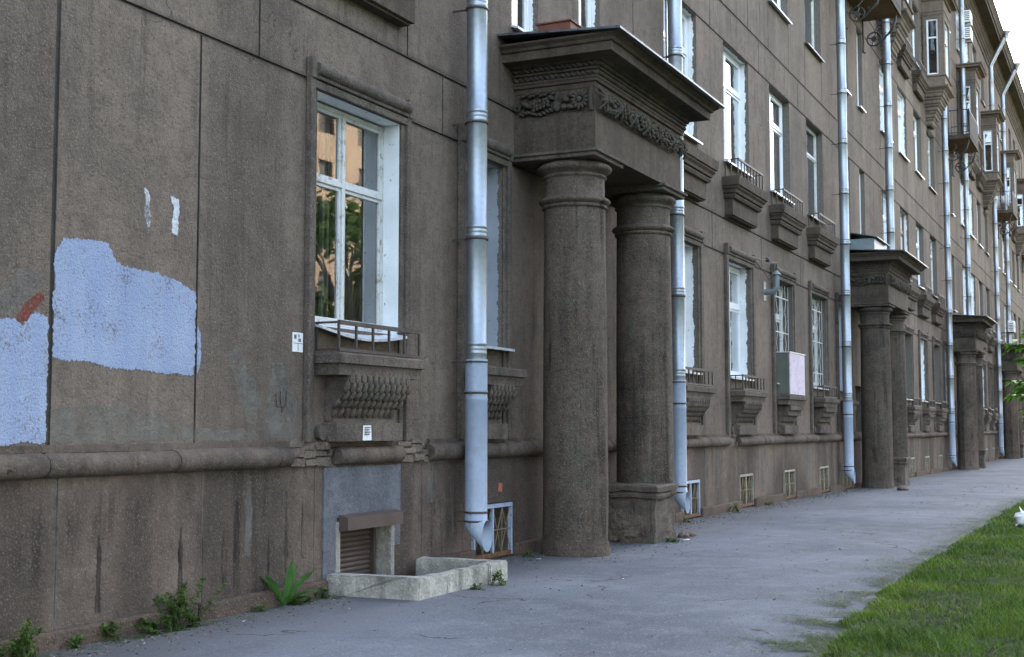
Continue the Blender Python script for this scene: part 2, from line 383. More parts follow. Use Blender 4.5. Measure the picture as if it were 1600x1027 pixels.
# ------------------------------------------------------------------ mesh helpers
class MB:
    def __init__(s):
        s.v = []; s.f = []; s.mi = []; s.sm = []
    def add(s, verts, faces, mi=0, smooth=False):
        o = len(s.v)
        s.v.extend(verts)
        for f in faces:
            s.f.append(tuple(i + o for i in f)); s.mi.append(mi); s.sm.append(smooth)
    def quad(s, a, b, c, d, mi=0):
        s.add([a, b, c, d], [(0, 1, 2, 3)], mi)
    def box(s, x0, x1, y0, y1, z0, z1, mi=0, jit=0.0):
        vs = [(x, y, z) for z in (z0, z1) for y in (y0, y1) for x in (x0, x1)]
        if jit:
            vs = [tuple(c + random.uniform(-jit, jit) for c in v) for v in vs]
        s.add(vs, [(0, 2, 3, 1), (4, 5, 7, 6), (0, 1, 5, 4), (2, 6, 7, 3), (0, 4, 6, 2), (1, 3, 7, 5)], mi)
    def bar(s, p, q, w, h=None, mi=0):
        p = Vector(p); q = Vector(q); h = h or w
        d = (q - p).normalized()
        up = Vector((0, 0, 1)) if abs(d.z) < 0.9 else Vector((0, 1, 0))
        a = d.cross(up).normalized() * w / 2; b = d.cross(a).normalized() * h / 2
        vs = [tuple(e + sa * a + sb * b) for e in (p, q) for sa, sb in ((-1, -1), (1, -1), (1, 1), (-1, 1))]
        s.add(vs, [(3, 2, 1, 0), (4, 5, 6, 7), (0, 1, 5, 4), (1, 2, 6, 5), (2, 3, 7, 6), (3, 0, 4, 7)], mi)
    def tube(s, pts, r, n=10, mi=0, caps=True, smooth=True):
        pts = [Vector(p) for p in pts]
        rs = r if isinstance(r, (list, tuple)) else [r] * len(pts)
        vs = []; fs = []
        a = None
        for i, p in enumerate(pts):
            d = (pts[min(i + 1, len(pts) - 1)] - pts[max(i - 1, 0)]).normalized()
            if a is None:
                up = Vector((0, 0, 1)) if abs(d.z) < 0.9 else Vector((1, 0, 0))
                a = d.cross(up).normalized()
            else:
                a = (a - d * a.dot(d)).normalized()
            b = d.cross(a)
            for k in range(n):
                t = 2 * math.pi * k / n
                vs.append(tuple(p + rs[i] * (math.cos(t) * a + math.sin(t) * b)))
        for i in range(len(pts) - 1):
            for k in range(n):
                k2 = (k + 1) % n
                fs.append((i * n + k, i * n + k2, (i + 1) * n + k2, (i + 1) * n + k))
        s.add(vs, fs, mi, smooth)
        if caps:
            m = len(pts) - 1
            s.add([vs[k] for k in range(n)], [tuple(range(n))[::-1]], mi)
            s.add([vs[m * n + k] for k in range(n)], [tuple(range(n))], mi)
    def lathe(s, prof, cx, cy, n=40, mi=0, cap=True, flute=None):
        vs = []; fs = []
        for (r, z) in prof:
            for k in range(n):
                t = 2 * math.pi * k / n
                vs.append((cx + r * math.cos(t), cy + r * math.sin(t), z))
        for i in range(len(prof) - 1):
            for k in range(n):
                k2 = (k + 1) % n
                fs.append((i * n + k, i * n + k2, (i + 1) * n + k2, (i + 1) * n + k))
        s.add(vs, fs, mi, True)
        if cap:
            m = len(prof) - 1
            s.add([vs[k] for k in range(n)], [tuple(range(n))[::-1]], mi)
            s.add([vs[m * n + k] for k in range(n)], [tuple(range(n))], mi)
    def ell(s, c, r, rot=None, nu=8, nv=5, mi=0, smooth=True):
        vs = []; fs = []
        M = rot.to_matrix() if rot is not None else None
        for j in range(nv + 1):
            ph = math.pi * j / nv
            for i in range(nu):
                th = 2 * math.pi * i / nu
                p = Vector((r[0] * math.sin(ph) * math.cos(th), r[1] * math.sin(ph) * math.sin(th), r[2] * math.cos(ph)))
                if M:
                    p = M @ p
                vs.append((c[0] + p.x, c[1] + p.y, c[2] + p.z))
        for j in range(nv):
            for i in range(nu):
                i2 = (i + 1) % nu
                fs.append((j * nu + i, (j + 1) * nu + i, (j + 1) * nu + i2, j * nu + i2))
        s.add(vs, fs, mi, smooth)
    def sweep(s, path, prof, mi=0, cap=True):
        """a moulding carried round an open plan path that starts and ends on the wall; prof = (out, z) from low to high"""
        n = len(path)
        rings = []
        for (o, z) in prof:
            ring = []
            for i, (x, y) in enumerate(path):
                ns = []
                if i > 0:
                    dx, dy = x - path[i - 1][0], y - path[i - 1][1]; l = math.hypot(dx, dy); ns.append((dy / l, -dx / l))
                if i < n - 1:
                    dx, dy = path[i + 1][0] - x, path[i + 1][1] - y; l = math.hypot(dx, dy); ns.append((dy / l, -dx / l))
                if len(ns) == 1:
                    ring.append((x + o / ns[0][0], y, z))
                else:
                    bx, by = ns[0][0] + ns[1][0], ns[0][1] + ns[1][1]
                    k = o * 2 / (bx * bx + by * by)
                    ring.append((x + bx * k, y + by * k, z))
            rings.append(ring)
        vs = [p for r_ in rings for p in r_]
        fs = []
        for j in range(len(prof) - 1):
            for i in range(n - 1):
                fs.append((j * n + i, j * n + i + 1, (j + 1) * n + i + 1, (j + 1) * n + i))
        s.add(vs, fs, mi)
        if cap:
            s.add(rings[0], [tuple(range(n))[::-1]], mi)
            s.add(rings[-1], [tuple(range(n))], mi)
    def wallpanel(s, O, u, U0, U1, Z0, Z1, holes, mi=0):
        """wall face over u (horizontal) and z with recessed holes (u0,u1,z0,z1,depth,mat_reveal,mat_back)"""
        O = Vector(O); u = Vector(u).normalized(); inn = Vector((0, 0, 1)).cross(u)   # into the wall
        hs = [h for h in holes if h[0] < U1 and h[1] > U0 and h[2] < Z1 and h[3] > Z0]
        hs = [(max(h[0], U0), min(h[1], U1), max(h[2], Z0), min(h[3], Z1)) + tuple(h[4:]) for h in hs]
        us = sorted({U0, U1} | {h[0] for h in hs} | {h[1] for h in hs})
        zs = sorted({Z0, Z1} | {h[2] for h in hs} | {h[3] for h in hs})
        P = lambda a, z, d=0.0: tuple(O + u * a + inn * d + Vector((0, 0, z)))
        for i in range(len(us) - 1):
            a, b = us[i], us[i + 1]
            if b - a < 1e-6: continue
            j = 0
            m = (a + b) / 2
            col = [h for h in hs if h[0] < m < h[1]]
            run = None
            for j in range(len(zs) - 1):
                c = (zs[j] + zs[j + 1]) / 2
                hole = any(h[2] < c < h[3] for h in col)
                if not hole and run is None: run = zs[j]
                if hole and run is not None:
                    s.quad(P(a, run), P(b, run), P(b, zs[j]), P(a, zs[j]), mi); run = None
            if run is not None:
                s.quad(P(a, run), P(b, run), P(b, Z1), P(a, Z1), mi)
        for h in hs:
            a, b, z0, z1, d, mr, mb = h[:7]
            s.quad(P(a, z0), P(a, z0, d), P(a, z1, d), P(a, z1), mr)
            s.quad(P(b, z0), P(b, z1), P(b, z1, d), P(b, z0, d), mr)
            s.quad(P(a, z1), P(a, z1, d), P(b, z1, d), P(b, z1), mr)
            s.quad(P(a, z0), P(b, z0), P(b, z0, d), P(a, z0, d), mr)
            s.quad(P(a, z0, d), P(b, z0, d), P(b, z1, d), P(a, z1, d), mb)
    def shift(s, dx=0, dy=0, dz=0):
        s.v = [(x + dx, y + dy, z + dz) for x, y, z in s.v]; return s
    def rough(s, amp, sc):
        s.v = [tuple(Vector(p) + amp * mnoise.noise_vector(Vector(p) * sc)) for p in s.v]; return s
    def build(s, name, mats, parent=None, bevel=0.0):
        me = bpy.data.meshes.new(name)
        me.from_pydata(s.v, [], s.f)
        if not isinstance(mats, (list, tuple)): mats = [mats]
        for m in mats: me.materials.append(MAT[m])
        me.polygons.foreach_set('material_index', s.mi)
        me.polygons.foreach_set('use_smooth', s.sm)
        me.update()
        o = bpy.data.objects.new(name, me)
        COL.objects.link(o)
        if parent: o.parent = parent
        if bevel:
            bv = o.modifiers.new('edge', 'BEVEL'); bv.width = bevel; bv.segments = 2; bv.limit_method = 'ANGLE'; bv.angle_limit = R(40)
        return o

def tag(o, label=None, cat=None, group=None, kind=None):
    for k, v in (('label', label), ('category', cat), ('group', group), ('kind', kind)):
        if v: o[k] = v
    return o
def empty(name, loc=(0, 0, 0)):
    o = bpy.data.objects.new(name, None); o.location = loc; o.empty_display_size = 0.2
    COL.objects.link(o); return o
def copy_tree(o, parent=None, loc=None):
    kids = [c for c in ALL_CHILDREN.get(o.name, list(o.children))]
    c = o.copy(); COL.objects.link(c)
    c.parent = parent
    if loc is not None: c.location = loc
    for ch in kids: copy_tree(ch, c)
    return c
ALL_CHILDREN = {}

def zg(x):
    return 0.045 if x < 25 else (0.045 - 0.175 * (x - 25) / 30 if x < 55 else -0.13)

M = 21.05
PX0, PX1, PYF = 14.71, 18.05, -1.10      # portico plan
PCX = (PX0 + PX1) / 2

# ------------------------------------------------------------------ ground, path, lawn
LIGHTWELL = (10.66, 12.10, -0.94)        # inside of the kerb: x0, x1, y front
def sheet(name, xs, ys, zf, mat, skip=None):
    mb = MB()
    n = len(ys)
    vs = [(x, y, zf(x, y)) for x in xs for y in ys]
    fs = []
    for i in range(len(xs) - 1):
        for j in range(n - 1):
            if skip and skip((xs[i] + xs[i + 1]) / 2, (ys[j] + ys[j + 1]) / 2): continue
            fs.append((i * n + j, (i + 1) * n + j, (i + 1) * n + j + 1, i * n + j + 1))
    mb.add(vs, fs, 0, True)
    return mb.build(name, mat)
xs = sorted(set([-16 + 1.0 * i for i in range(0, 62)] + [46 + 4.0 * i for i in range(0, 26)] + [LIGHTWELL[0], LIGHTWELL[1]]))
ys = sorted(set([-5.6 + 0.4 * i for i in range(0, 15)] + [LIGHTWELL[2], 0.0, 0.3]))
inwell = lambda x, y: LIGHTWELL[0] < x < LIGHTWELL[1] and y > LIGHTWELL[2]
def pathz(x, y):
    return zg(x) + 0.018 * mnoise.noise(Vector((x * 0.5, y * 0.8, 0))) - 0.02 * max(0, -y - 3.6)
tag(sheet('path', xs, ys, pathz, 'asphalt', inwell), kind='structure')
gx = sorted(set([-900, -300, -100, -40] + [-16 + 4 * i for i in range(0, 42)] + [180, 300, 600, 1500]))
gy = sorted(set([-1500, -600, -250, -120, -60, -30, -15, -5.8, -5.5, 0.4, 15, 60, 200, 600, 1500]))
tag(sheet('ground', gx, gy, lambda x, y: zg(x) - 0.85, 'turf'), kind='structure')

def edge_y(x):
    return -4.73 - 0.12 * mnoise.noise(Vector((x * 0.55, 3.1, 0))) - 0.17 * mnoise.noise(Vector((x * 1.9, 8.1, 0))) - 0.07 * mnoise.noise(Vector((x * 5.3, 2.1, 0))) - 0.09 * max(0.0, 12.5 - x) - 0.04
lx = [-16 + 0.5 * i for i in range(0, 160)] + [64 + 3 * i for i in range(0, 40)]
mb = MB()
vs = []; fs = []
rows = [0.0, 0.05, 0.35, 1.0, 2.5, 5.0, 9.0, 16.0, 30.0, 60.0, 110.0]
def lawnz(x, y, d):
    return zg(x) - 0.03 + min(0.075, d * 0.5) + 0.05 * mnoise.noise(Vector((x * 0.35, y * 0.35, 2.0))) * min(1, d * 2)
for x in lx:
    e = edge_y(x)
    for d in rows: vs.append((x, e - d, lawnz(x, e - d, d)))
n = len(rows)
for i in range(len(lx) - 1):
    for j in range(n - 1):
        fs.append((i * n + j, i * n + j + 1, (i + 1) * n + j + 1, (i + 1) * n + j))
mb.add(vs, fs, 0, True)
tag(mb.build('lawn', 'turf'), kind='structure')

def blades(name, mats, count, gen, seed):
    rnd = random.Random(seed)
    vs = []; fs = []; mi = []
    for _ in range(count):
        g = gen(rnd)
        if g is None: continue
        x, y, z, h, w, lean, az, m = g
        ca, sa = math.cos(az), math.sin(az)
        k = len(vs)
        px, py = -sa * w, ca * w
        lx_, ly_ = ca * lean, sa * lean
        vs += [(x - px, y - py, z), (x + px, y + py, z),
               (x + px * .8 + lx_ * .35, y + py * .8 + ly_ * .35, z + h * .55), (x - px * .8 + lx_ * .35, y - py * .8 + ly_ * .35, z + h * .55),
               (x + lx_, y + ly_, z + h)]
        fs += [(k, k + 1, k + 2, k + 3), (k + 3, k + 2, k + 4)]
        mi += [m, m]
    mb = MB(); mb.v = vs; mb.f = fs; mb.mi = mi; mb.sm = [False] * len(fs)
    return mb.build(name, mats)

def gen_grass(r):
    t = r.random()
    x = 8.0 + 26.0 * t ** 1.8
    d = r.random() ** 1.5 * (2.6 + (x - 8) * 0.10)
    y = edge_y(x) - d + 0.05
    hum = mnoise.noise(Vector((x * 1.4, y * 1.4, 5.0)))
    h = (0.032 + 0.042 * r.random()) * (1.0 + 0.5 * hum) * (0.7 if d < 0.05 else 1)
    m = 1 if (hum < -0.04 and r.random() < 0.7) or r.random() < 0.06 else 0
    if m: h *= 0.5
    elif r.random() < 0.012: m, h = 2, h * 1.5
    sc = 1 + (x - 8) * 0.05
    return (x, y, lawnz(x, y, d) - 0.005, h, 0.0032 * sc, h * r.uniform(0.3, 1.3) * (2.2 if m else 1), r.random() * 6.283, m)
tag(blades('grass', ['grass', 'hay', 'straw'], 95000, gen_grass, 3), 'mown green grass with drying clippings beside the asphalt path', 'grass', kind='stuff')
def gen_clip(r):
    t = r.random()
    x = 8.6 + 24.0 * t ** 1.7
    if mnoise.noise(Vector((x * 1.7, 1.0, 0))) < -0.05 and r.random() < 0.5: return None
    d = abs(r.gauss(0, 0.22 + 0.5 * max(0, mnoise.noise(Vector((x * 1.1, 7.0, 0))))))
    y = edge_y(x) + d
    if mnoise.noise(Vector((x * 3.5, y * 3.5, 9.0))) < -0.16: return None
    return (x, y, pathz(x, y) + r.uniform(0.003, 0.02), 0.008, 0.003, r.uniform(0.03, 0.09), r.random() * 6.283, r.randint(0, 1))
tag(blades('grass_clippings', ['hay', 'grass'], 34000, gen_clip, 4), 'loose grass clippings strewn on the path edge', 'clippings', kind='stuff')

# ------------------------------------------------------------------ the apartment building
BX0, BX1 = -14.0, 123.0
bld = empty('apartment_building', (0, 0, 0))
tag(bld, 'long brown grey plastered apartment house with columned porches and tall windows', 'building')

GFC = [21.5, 25.03, 28.57, 32.11]
GF = []        # ground floor windows: centre, opening width, glass depth, style
GF.append(dict(c=11.08, w=1.58, kind='old', rev='white', k=0, con='scale', rail=1))
for k in range(0, 5):
    if k < 5: GF.append(dict(c=13.86 + M * k, w=1.0 if k == 0 else 1.0, kind='pvc', rev='grey', k=k, con='scale', rail=0, narrow=1))
    for j, c in enumerate(GFC):
        kind = ['pvc', 'pvc', 'bars', 'bars'][j] if k == 0 else ['pvc', 'old', 'pvc', 'pvc'][j]
        rev = ['ragged', 'ragged', 'bare', 'bare'][j] if k == 0 else ['ragged', 'bare', 'ragged', 'bare'][j]
        GF.append(dict(c=c + M * k, w=1.62, kind=kind, rev=rev, k=k, con=['scale', 'scale', 'band', 'band'][j], rail=0 if (k == 0 and j == 2) else 1))
FLOORS = {2: (6.70, 9.03), 3: (10.90, 13.17), 4: (15.00, 17.30), 5: (19.10, 21.30)}
UP = []
for fl in (2, 3, 4, 5):
    z0, z1 = FLOORS[fl]
    for k in range(-1, 5):
        for j, c in enumerate(GFC):
            x = c + M * k
            if fl == 4 and j in (0, 3): continue          # the bays stand there
            if k == -1 and j < 3: continue
            kind = ['pvc', 'pvc', 'pvc', 'old'][j]
            rev = ['ragged', 'ragged', 'bare', 'bare'][j]
            if k == -1: kind, x = 'pvc', 11.0
            if (fl + k) % 3 == 0 and j == 1 and k > 0: kind = 'brown'
            UP.append(dict(x0=x - 0.91, x1=x + 0.91, z0=z0, z1=z1, fl=fl, kind=kind, rev=rev, k=k, j=j))
        if k >= 0:
            if fl == 4:
                UP.append(dict(x0=PCX - 0.75 + M * k, x1=PCX + 0.75 + M * k, z0=14.0, z1=17.3, fl=fl, kind='pvc', rev='bare', k=k, j=9))
            else:
                for xx in (15.05, 17.27):
                    UP.append(dict(x0=xx - 0.40 + M * k, x1=xx + 0.40 + M * k, z0=z0 - 0.05, z1=z1, fl=fl, kind='pvc', rev='ragged' if k == 0 else 'bare', k=k, j=8))
WM = ['plaster', 'groove', 'reveal_white', 'reveal_ragged', 'reveal_bare', 'reveal_grey', 'room']
RI = dict(white=2, ragged=3, bare=4, grey=5)
DEPTH = 0.85
holes = []
for g in GF: holes.append((g['c'] - g['w'] / 2, g['c'] + g['w'] / 2, 2.56, 4.80, DEPTH, RI[g['rev']], 6))
for g in UP: holes.append((g['x0'], g['x1'], g['z0'], g['z1'], DEPTH, RI[g['rev']], 6))
for k in range(5): holes.append((PCX - 0.72 + M * k, PCX + 0.72 + M * k, zg(15 + M * k) + 0.02, 2.75, 0.30, 4, 6))
GW = 0.013
def vj(x, z0, z1): return (x - GW, x + GW, z0, z1, 0.02, 1, 1)
bands = [4.88, 5.56, 9.05, 9.77, 13.21, 13.93, 17.35, 18.05]
for x in (7.0, 5.2): holes.append((x - 0.022, x + 0.022, 1.36, 4.88, 0.018, 1, 1))
holes.append(vj(8.6, 1.36, 4.88))
for x in (9.4, 12.83, 6.0): holes.append(vj(x, 4.88, 5.56))
holes.append(vj(12.03, 5.56, 6.3))
for k in range(0, 5):
    for a, b in ((4.88, 5.56), (9.05, 9.77), (13.21, 13.93), (17.35, 18.05)):
        for x in (23.27, 26.8, 30.33, 33.9): holes.append(vj(x + M * k, a, b))
    for fl, zb in ((2, 5.56), (3, 9.77), (4, 13.93), (5, 18.05)):
        for j, c in enumerate(GFC):
            if fl == 4 and j in (0, 3): continue
            for e in (-0.93, 0.93):
                holes.append(vj(c + e + M * k, zb, (5.68 if fl == 2 else 14.0) if fl in (2, 4) else FLOORS[fl][0]))
    for x in (19.1, 19.15 + 1.6): holes.append(vj(x + M * k, 5.56, 9.05))
wall = MB()
zlo = 1.30
edges = [zlo] + bands + [22.6]
HG = 0.014
for i in range(len(edges) - 1):
    a, b = edges[i], edges[i + 1]
    a2 = a + (HG if i else 0); b2 = b - (HG if i < len(edges) - 2 else 0)
    wall.wallpanel((0, 0, 0), (1, 0, 0), BX0, BX1, a2, b2, holes, 0)
    if i < len(edges) - 2:      # the incised line itself
        wall.quad((BX0, 0, b2), (BX1, 0, b2), (BX1, 0.02, b2), (BX0, 0.02, b2), 1)
        wall.quad((BX0, 0.02, b2), (BX1, 0.02, b2), (BX1, 0.02, b + HG), (BX0, 0.02, b + HG), 1)
        wall.quad((BX0, 0.02, b + HG), (BX1, 0.02, b + HG), (BX1, 0, b + HG), (BX0, 0, b + HG), 1)
D2 = 14.0
wall.quad((BX1, 0, -0.8), (BX1, D2, -0.8), (BX1, D2, 22.6), (BX1, 0, 22.6), 0)
wall.quad((BX0, D2, -0.8), (BX0, 0, -0.8), (BX0, 0, 22.6), (BX0, D2, 22.6), 0)
wall.quad((BX1, D2, -0.8), (BX0, D2, -0.8), (BX0, D2, 22.6), (BX1, D2, 22.6), 0)
wall.build('wall', WM, bld)

# plinth, base course, string course
GR = [dict(x0=13.50, x1=14.52, blue=1)]
for k in range(0, 5):
    if k: GR.append(dict(x0=13.5 + M * k, x1=14.5 + M * k, blue=0))
    for j, c in enumerate(GFC):
        GR.append(dict(x0=c + 0.15 - 0.48 + M * k, x1=c + 0.15 + 0.48 + M * k, blue=1 if (k == 0 and j == 0) else 0))
ph = [(g['x0'], g['x1'], zg(g['x0']) + 0.02, zg(g['x0']) + 0.66, 0.5, 3, 2) for g in GR]
ph.append((10.72, 11.68, -0.8, 0.63, 0.30, 4, 2))
def pj(x): return (x - 0.012, x + 0.012, -0.8, 1.24, 0.012, 1, 1)
for x in (3.6, 5.4, 7.07, 8.69, 10.30, 12.34, 13.05): ph.append(pj(x))
for k in range(0, 5):
    for x in (19.3, 22.55, 23.7, 26.2, 27.5, 29.75, 31.1, 33.3, 34.3): ph.append(pj(x + M * k))
pl = MB()
pl.wallpanel((0, -0.03, 0), (1, 0, 0), BX0, BX1, -0.8, 1.25, ph, 0)
pl.quad((BX0, -0.03, 1.25), (BX1, -0.03, 1.25), (BX1, 0.0, 1.25), (BX0, 0.0, 1.25), 0)
pl.build('plinth', ['plinth', 'mortar', 'room', 'reveal_bare', 'concrete'], bld)
cb = MB()
stops = [(BX0, 10.52)]
last = 12.32
for g in sorted(GR, key=lambda g: g['x0']):
    stops.append((last, g['x0'] - 0.03)); last = g['x1'] + 0.03
for (a, b) in stops:
    x = a
    while x < b - 0.05:
        x2 = min(b, x + random.uniform(1.8, 2.9))
        if b - x2 < 0.3: x2 = b
        if x2 > -4 and x < 112:
            cb = MB()
            cb.box(x, x2 - 0.008, -0.115 + random.uniform(-0.012, 0.012), -0.031, -0.7, zg(x) + 0.15 + random.uniform(-0.015, 0.02))
            cb.build('base_stone', 'curb', bld, 0.02)
        x = x2
sc = MB()
x = BX0
segs = [(BX0, 9.86), (10.62, 11.84), (12.44, 24.0), (24.6, BX1)]
for (a, b) in segs:
    x = a
    while x < b - 0.01:
        x2 = min(b, x + random.uniform(1.3, 2.1))
        r_ = 0.092 + random.uniform(-0.006, 0.006); zz = 1.335 + random.uniform(-0.006, 0.006)
        pts = [(x + 0.004, -0.05, zz), (x + 0.03, -0.05, zz)] + [(x + (x2 - x) * t / 6, -0.05, zz + random.uniform(-.003, .003)) for t in range(1, 6)] + [(x2 - 0.03, -0.05, zz), (x2 - 0.004, -0.05, zz)]
        rr = [r_ * 0.88] + [r_ * random.uniform(0.975, 1.01) for _ in pts[1:-1]] + [r_ * 0.88]
        sc.tube(pts, rr, 20)
        x = x2
sc.box(BX0, 9.9, -0.035, 0.0, 1.42, 1.475); sc.box(12.5, 24.0, -0.035, 0.0, 1.42, 1.475); sc.box(24.6, BX1, -0.035, 0, 1.42, 1.475)
sc.build('string_course', 'roll', bld)
for (a, b) in ((9.86, 10.58), (11.86, 12.44), (24.0, 24.6)):
    x = a
    rb = MB()
    while x < b:
        w_ = random.uniform(0.16, 0.34)
        z = 1.24
        while z < 1.46:
            h_ = random.uniform(0.05, 0.09)
            rb.box(x + 0.01, min(b, x + w_) , -0.02 - random.uniform(0, 0.05), 0.0, z, min(1.47, z + h_), 0, 0.012)
            z += h_ + 0.012
        x += w_
    rb.build('broken_course', 'rubble', bld, 0.012)

# surrounds, consoles, rails, window frames
def surround(c, w, parent, narrow=False, sw=None):
    mb = MB()
    o0, o1 = c - w / 2, c + w / 2
    sw = sw or (0.21 if not narrow else 0.17)
    for s_, e in ((-1, o0), (1, o1)):
        a, b = sorted((e + s_ * sw, e + s_ * 0.075))
        mb.box(a, b, -0.065, 0.0, 1.46, 5.0)                       # flat outer strip
        a, b = sorted((e + s_ * 0.075, e))
        mb.box(a, b, -0.03, 0.0, 1.46, 4.86)                      # inner step
        a, b = sorted((e + s_ * (sw + 0.005), e + s_ * 0.085))
        mb.box(a, b, -0.085, -0.005, 4.88, 5.09)                   # ear
    mb.box(o0 - 0.075, o1 + 0.075, -0.06, 0.0, 4.80, 4.88)
    mb.box(o0 - 0.075, o1 + 0.075, -0.08, 0.0, 4.885, 4.925)
    pts = [(o0 - 0.08 + (w + 0.16) * t / 10, -0.062, 4.985) for t in range(11)]
    mb.tube(pts, [0.062] + [0.068 + random.uniform(-.003, .003) for _ in pts[1:-1]] + [0.062], 16)
    return mb.build('surround', 'trim', parent, 0.012)

def console_gf(c, w, style, parent, narrow=False):
    mb = MB()
    hw = w / 2 - 0.02
    path = [(c - hw, 0), (c - hw, -0.29), (c + hw, -0.29), (c + hw, 0)]
    mb.sweep(path, [(-0.01, 2.09), (-0.01, 2.13), (0.0, 2.19), (0.035, 2.20), (0.04, 2.28), (0.0, 2.30)])
    cw = hw - 0.19
    prof = [(0.05, 1.66), (0.06, 1.71), (0.09, 1.77), (0.15, 1.84), (0.22, 1.92), (0.262, 2.01), (0.27, 2.10)]
    def yprof(z):
        for (y0, z0), (y1, z1) in zip(prof, prof[1:]):
            if z0 <= z <= z1: return y0 + (y1 - y0) * (z - z0) / (z1 - z0)
        return prof[-1][0]
    n = len(prof)
    vs = [(c - cw, -y, z) for y, z in prof] + [(c + cw, -y, z) for y, z in prof] + [(c - cw, 0, z) for y, z in prof] + [(c + cw, 0, z) for y, z in prof]
    fs = []
    for i in range(n - 1):
        fs += [(i, n + i, n + i + 1, i + 1), (2 * n + i, i, i + 1, 2 * n + i + 1), (n + i, 3 * n + i, 3 * n + i + 1, n + i + 1)]
    fs.append((2 * n, 3 * n, n, 0))
    mb.add(vs, fs, 0)
    if style == 'scale':
        nr = 5; z = 2.055
        for r_ in range(nr):
            m = max(4, int(cw * 2 / 0.098))
            for i in range(m + (r_ % 2)):
                xx = c - cw + (i + 0.5 - 0.5 * (r_ % 2)) * (2 * cw / m)
                if xx < c - cw or xx > c + cw + 0.001: continue
                y = yprof(z)
                mb.ell((xx, -y - 0.002, z), (0.042, 0.028, 0.058), Euler(((0.0, 0.35, 0.65, 0.8, 0.5)[r_], 0, 0)), 8, 6)
            z -= 0.078
    else:
        for z in (2.02, 1.90, 1.78):
            y = yprof(z)
            mb.box(c - cw - 0.012, c + cw + 0.012, -y - 0.035, -0.01, z - 0.045, z + 0.045)
    mb.box(c - cw - 0.03, c + cw + 0.03, -0.16, -0.002, 1.465, 1.645)
    mb.box(c - cw + 0.02, c + cw - 0.02, -0.10, -0.002, 1.645, 1.68)
    if not narrow:
        mb.tube([(c + cw + 0.10, -0.06, 1.55), (c + cw + 0.10, 0.0, 1.55)], 0.075, 12)
        mb.tube([(c - cw - 0.10, -0.06, 1.55), (c - cw - 0.10, 0.0, 1.55)], 0.075, 12)
    mb.rough(0.004, 4.0)
    return mb.build('console', 'trim', parent)

def rail(x0, x1, y, z0, z1, n, parent, name='flower_rail', bow=0.0):
    mb = MB()
    t = 0.021
    for z in (z0, z1):
        mb.bar((x0, y, z), (x1, y, z), 0.03, 0.03 if z == z0 else 0.04)
        mb.bar((x0, -0.01, z), (x0, y, z), 0.02); mb.bar((x1, -0.01, z), (x1, y, z), 0.02)
    for i in range(n + 1):
        x = x0 + (x1 - x0) * i / n
        mb.bar((x, y, z0), (x, y, z1), t, t)
    for x in (x0, x1):
        mb.bar((x, -0.03, z0), (x, -0.03, z1), 0.022)
        if n > 5: mb.bar((x, y / 2, z0), (x, y / 2, z1), 0.018)
    return mb.build(name, 'iron', parent)

def window(x0, x1, z0, z1, yg, kind, parent, transom=None, muls=None, fold=None, name='window', O=None):
    mats = {'old': 'old_white', 'pvc': 'pvc', 'brown': 'brown_frame', 'bars': 'old_white'}
    w = x1 - x0; h = z1 - z0
    fr = MB(); gl = MB()
    fw = 0.06 if kind != 'old' else 0.042
    mw = 0.04 if kind != 'old' else 0.024
    B = lambda a, b, c, d, y0=0.0, y1=0.07: fr.box(a, b, yg + y0, yg + y1, c, d)
    B(x0, x0 + fw, z0, z1); B(x1 - fw, x1, z0, z1); B(x0 + fw, x1 - fw, z1 - fw, z1); B(x0 + fw, x1 - fw, z0, z0 + fw)
    tz = transom if transom else (z0 + h * 0.66)
    muls = muls if muls is not None else [0.5]
    cols = [x0 + fw] + [x0 + w * m for m in muls] + [x1 - fw]
    notr = kind == 'pvc' and transom is None and w < 1.2
    for m in muls:
        xm = x0 + w * m
        B(xm - mw, xm + mw, z0 + fw, z1 - fw, -0.01, 0.06)
    if not notr:
        for i in range(len(cols) - 1):
            a = cols[i] + (mw if i else 0); b = cols[i + 1] - (mw if i < len(cols) - 2 else 0)
            B(a, b, tz - mw, tz + mw, -0.012, 0.055)
    sw = 0.05 if kind != 'old' else 0.036
    zz = [(z0 + fw, z1 - fw)] if notr else [(z0 + fw, tz - mw), (tz + mw, z1 - fw)]
    for i in range(len(cols) - 1):
        a = cols[i] + (mw if i else 0); b = cols[i + 1] - (mw if i < len(cols) - 2 else 0)
        for (c, d) in zz:
            y0, y1 = 0.008, 0.05
            B(a, a + sw, c, d, y0, y1); B(b - sw, b, c, d, y0, y1)
            B(a + sw, b - sw, c, c + sw, y0, y1); B(a + sw, b - sw, d - sw, d, y0, y1)
            gl.quad((a + sw, yg + 0.03, c + sw), (b - sw, yg + 0.03, c + sw), (b - sw, yg + 0.03, d - sw), (a + sw, yg + 0.03, d - sw))
            if kind == 'old':          # the inner casement of a double window
                y0, y1 = 0.20, 0.24
                B(a, a + sw, c, d, y0, y1); B(b - sw, b, c, d, y0, y1)
                B(a + sw, b - sw, c, c + sw, y0, y1); B(a + sw, b - sw, d - sw, d, y0, y1)
    o = fr.build(name, mats[kind], parent, 0.004 if x0 < 36 else 0)
    gl.build('pane', 'glass', o)
    return o

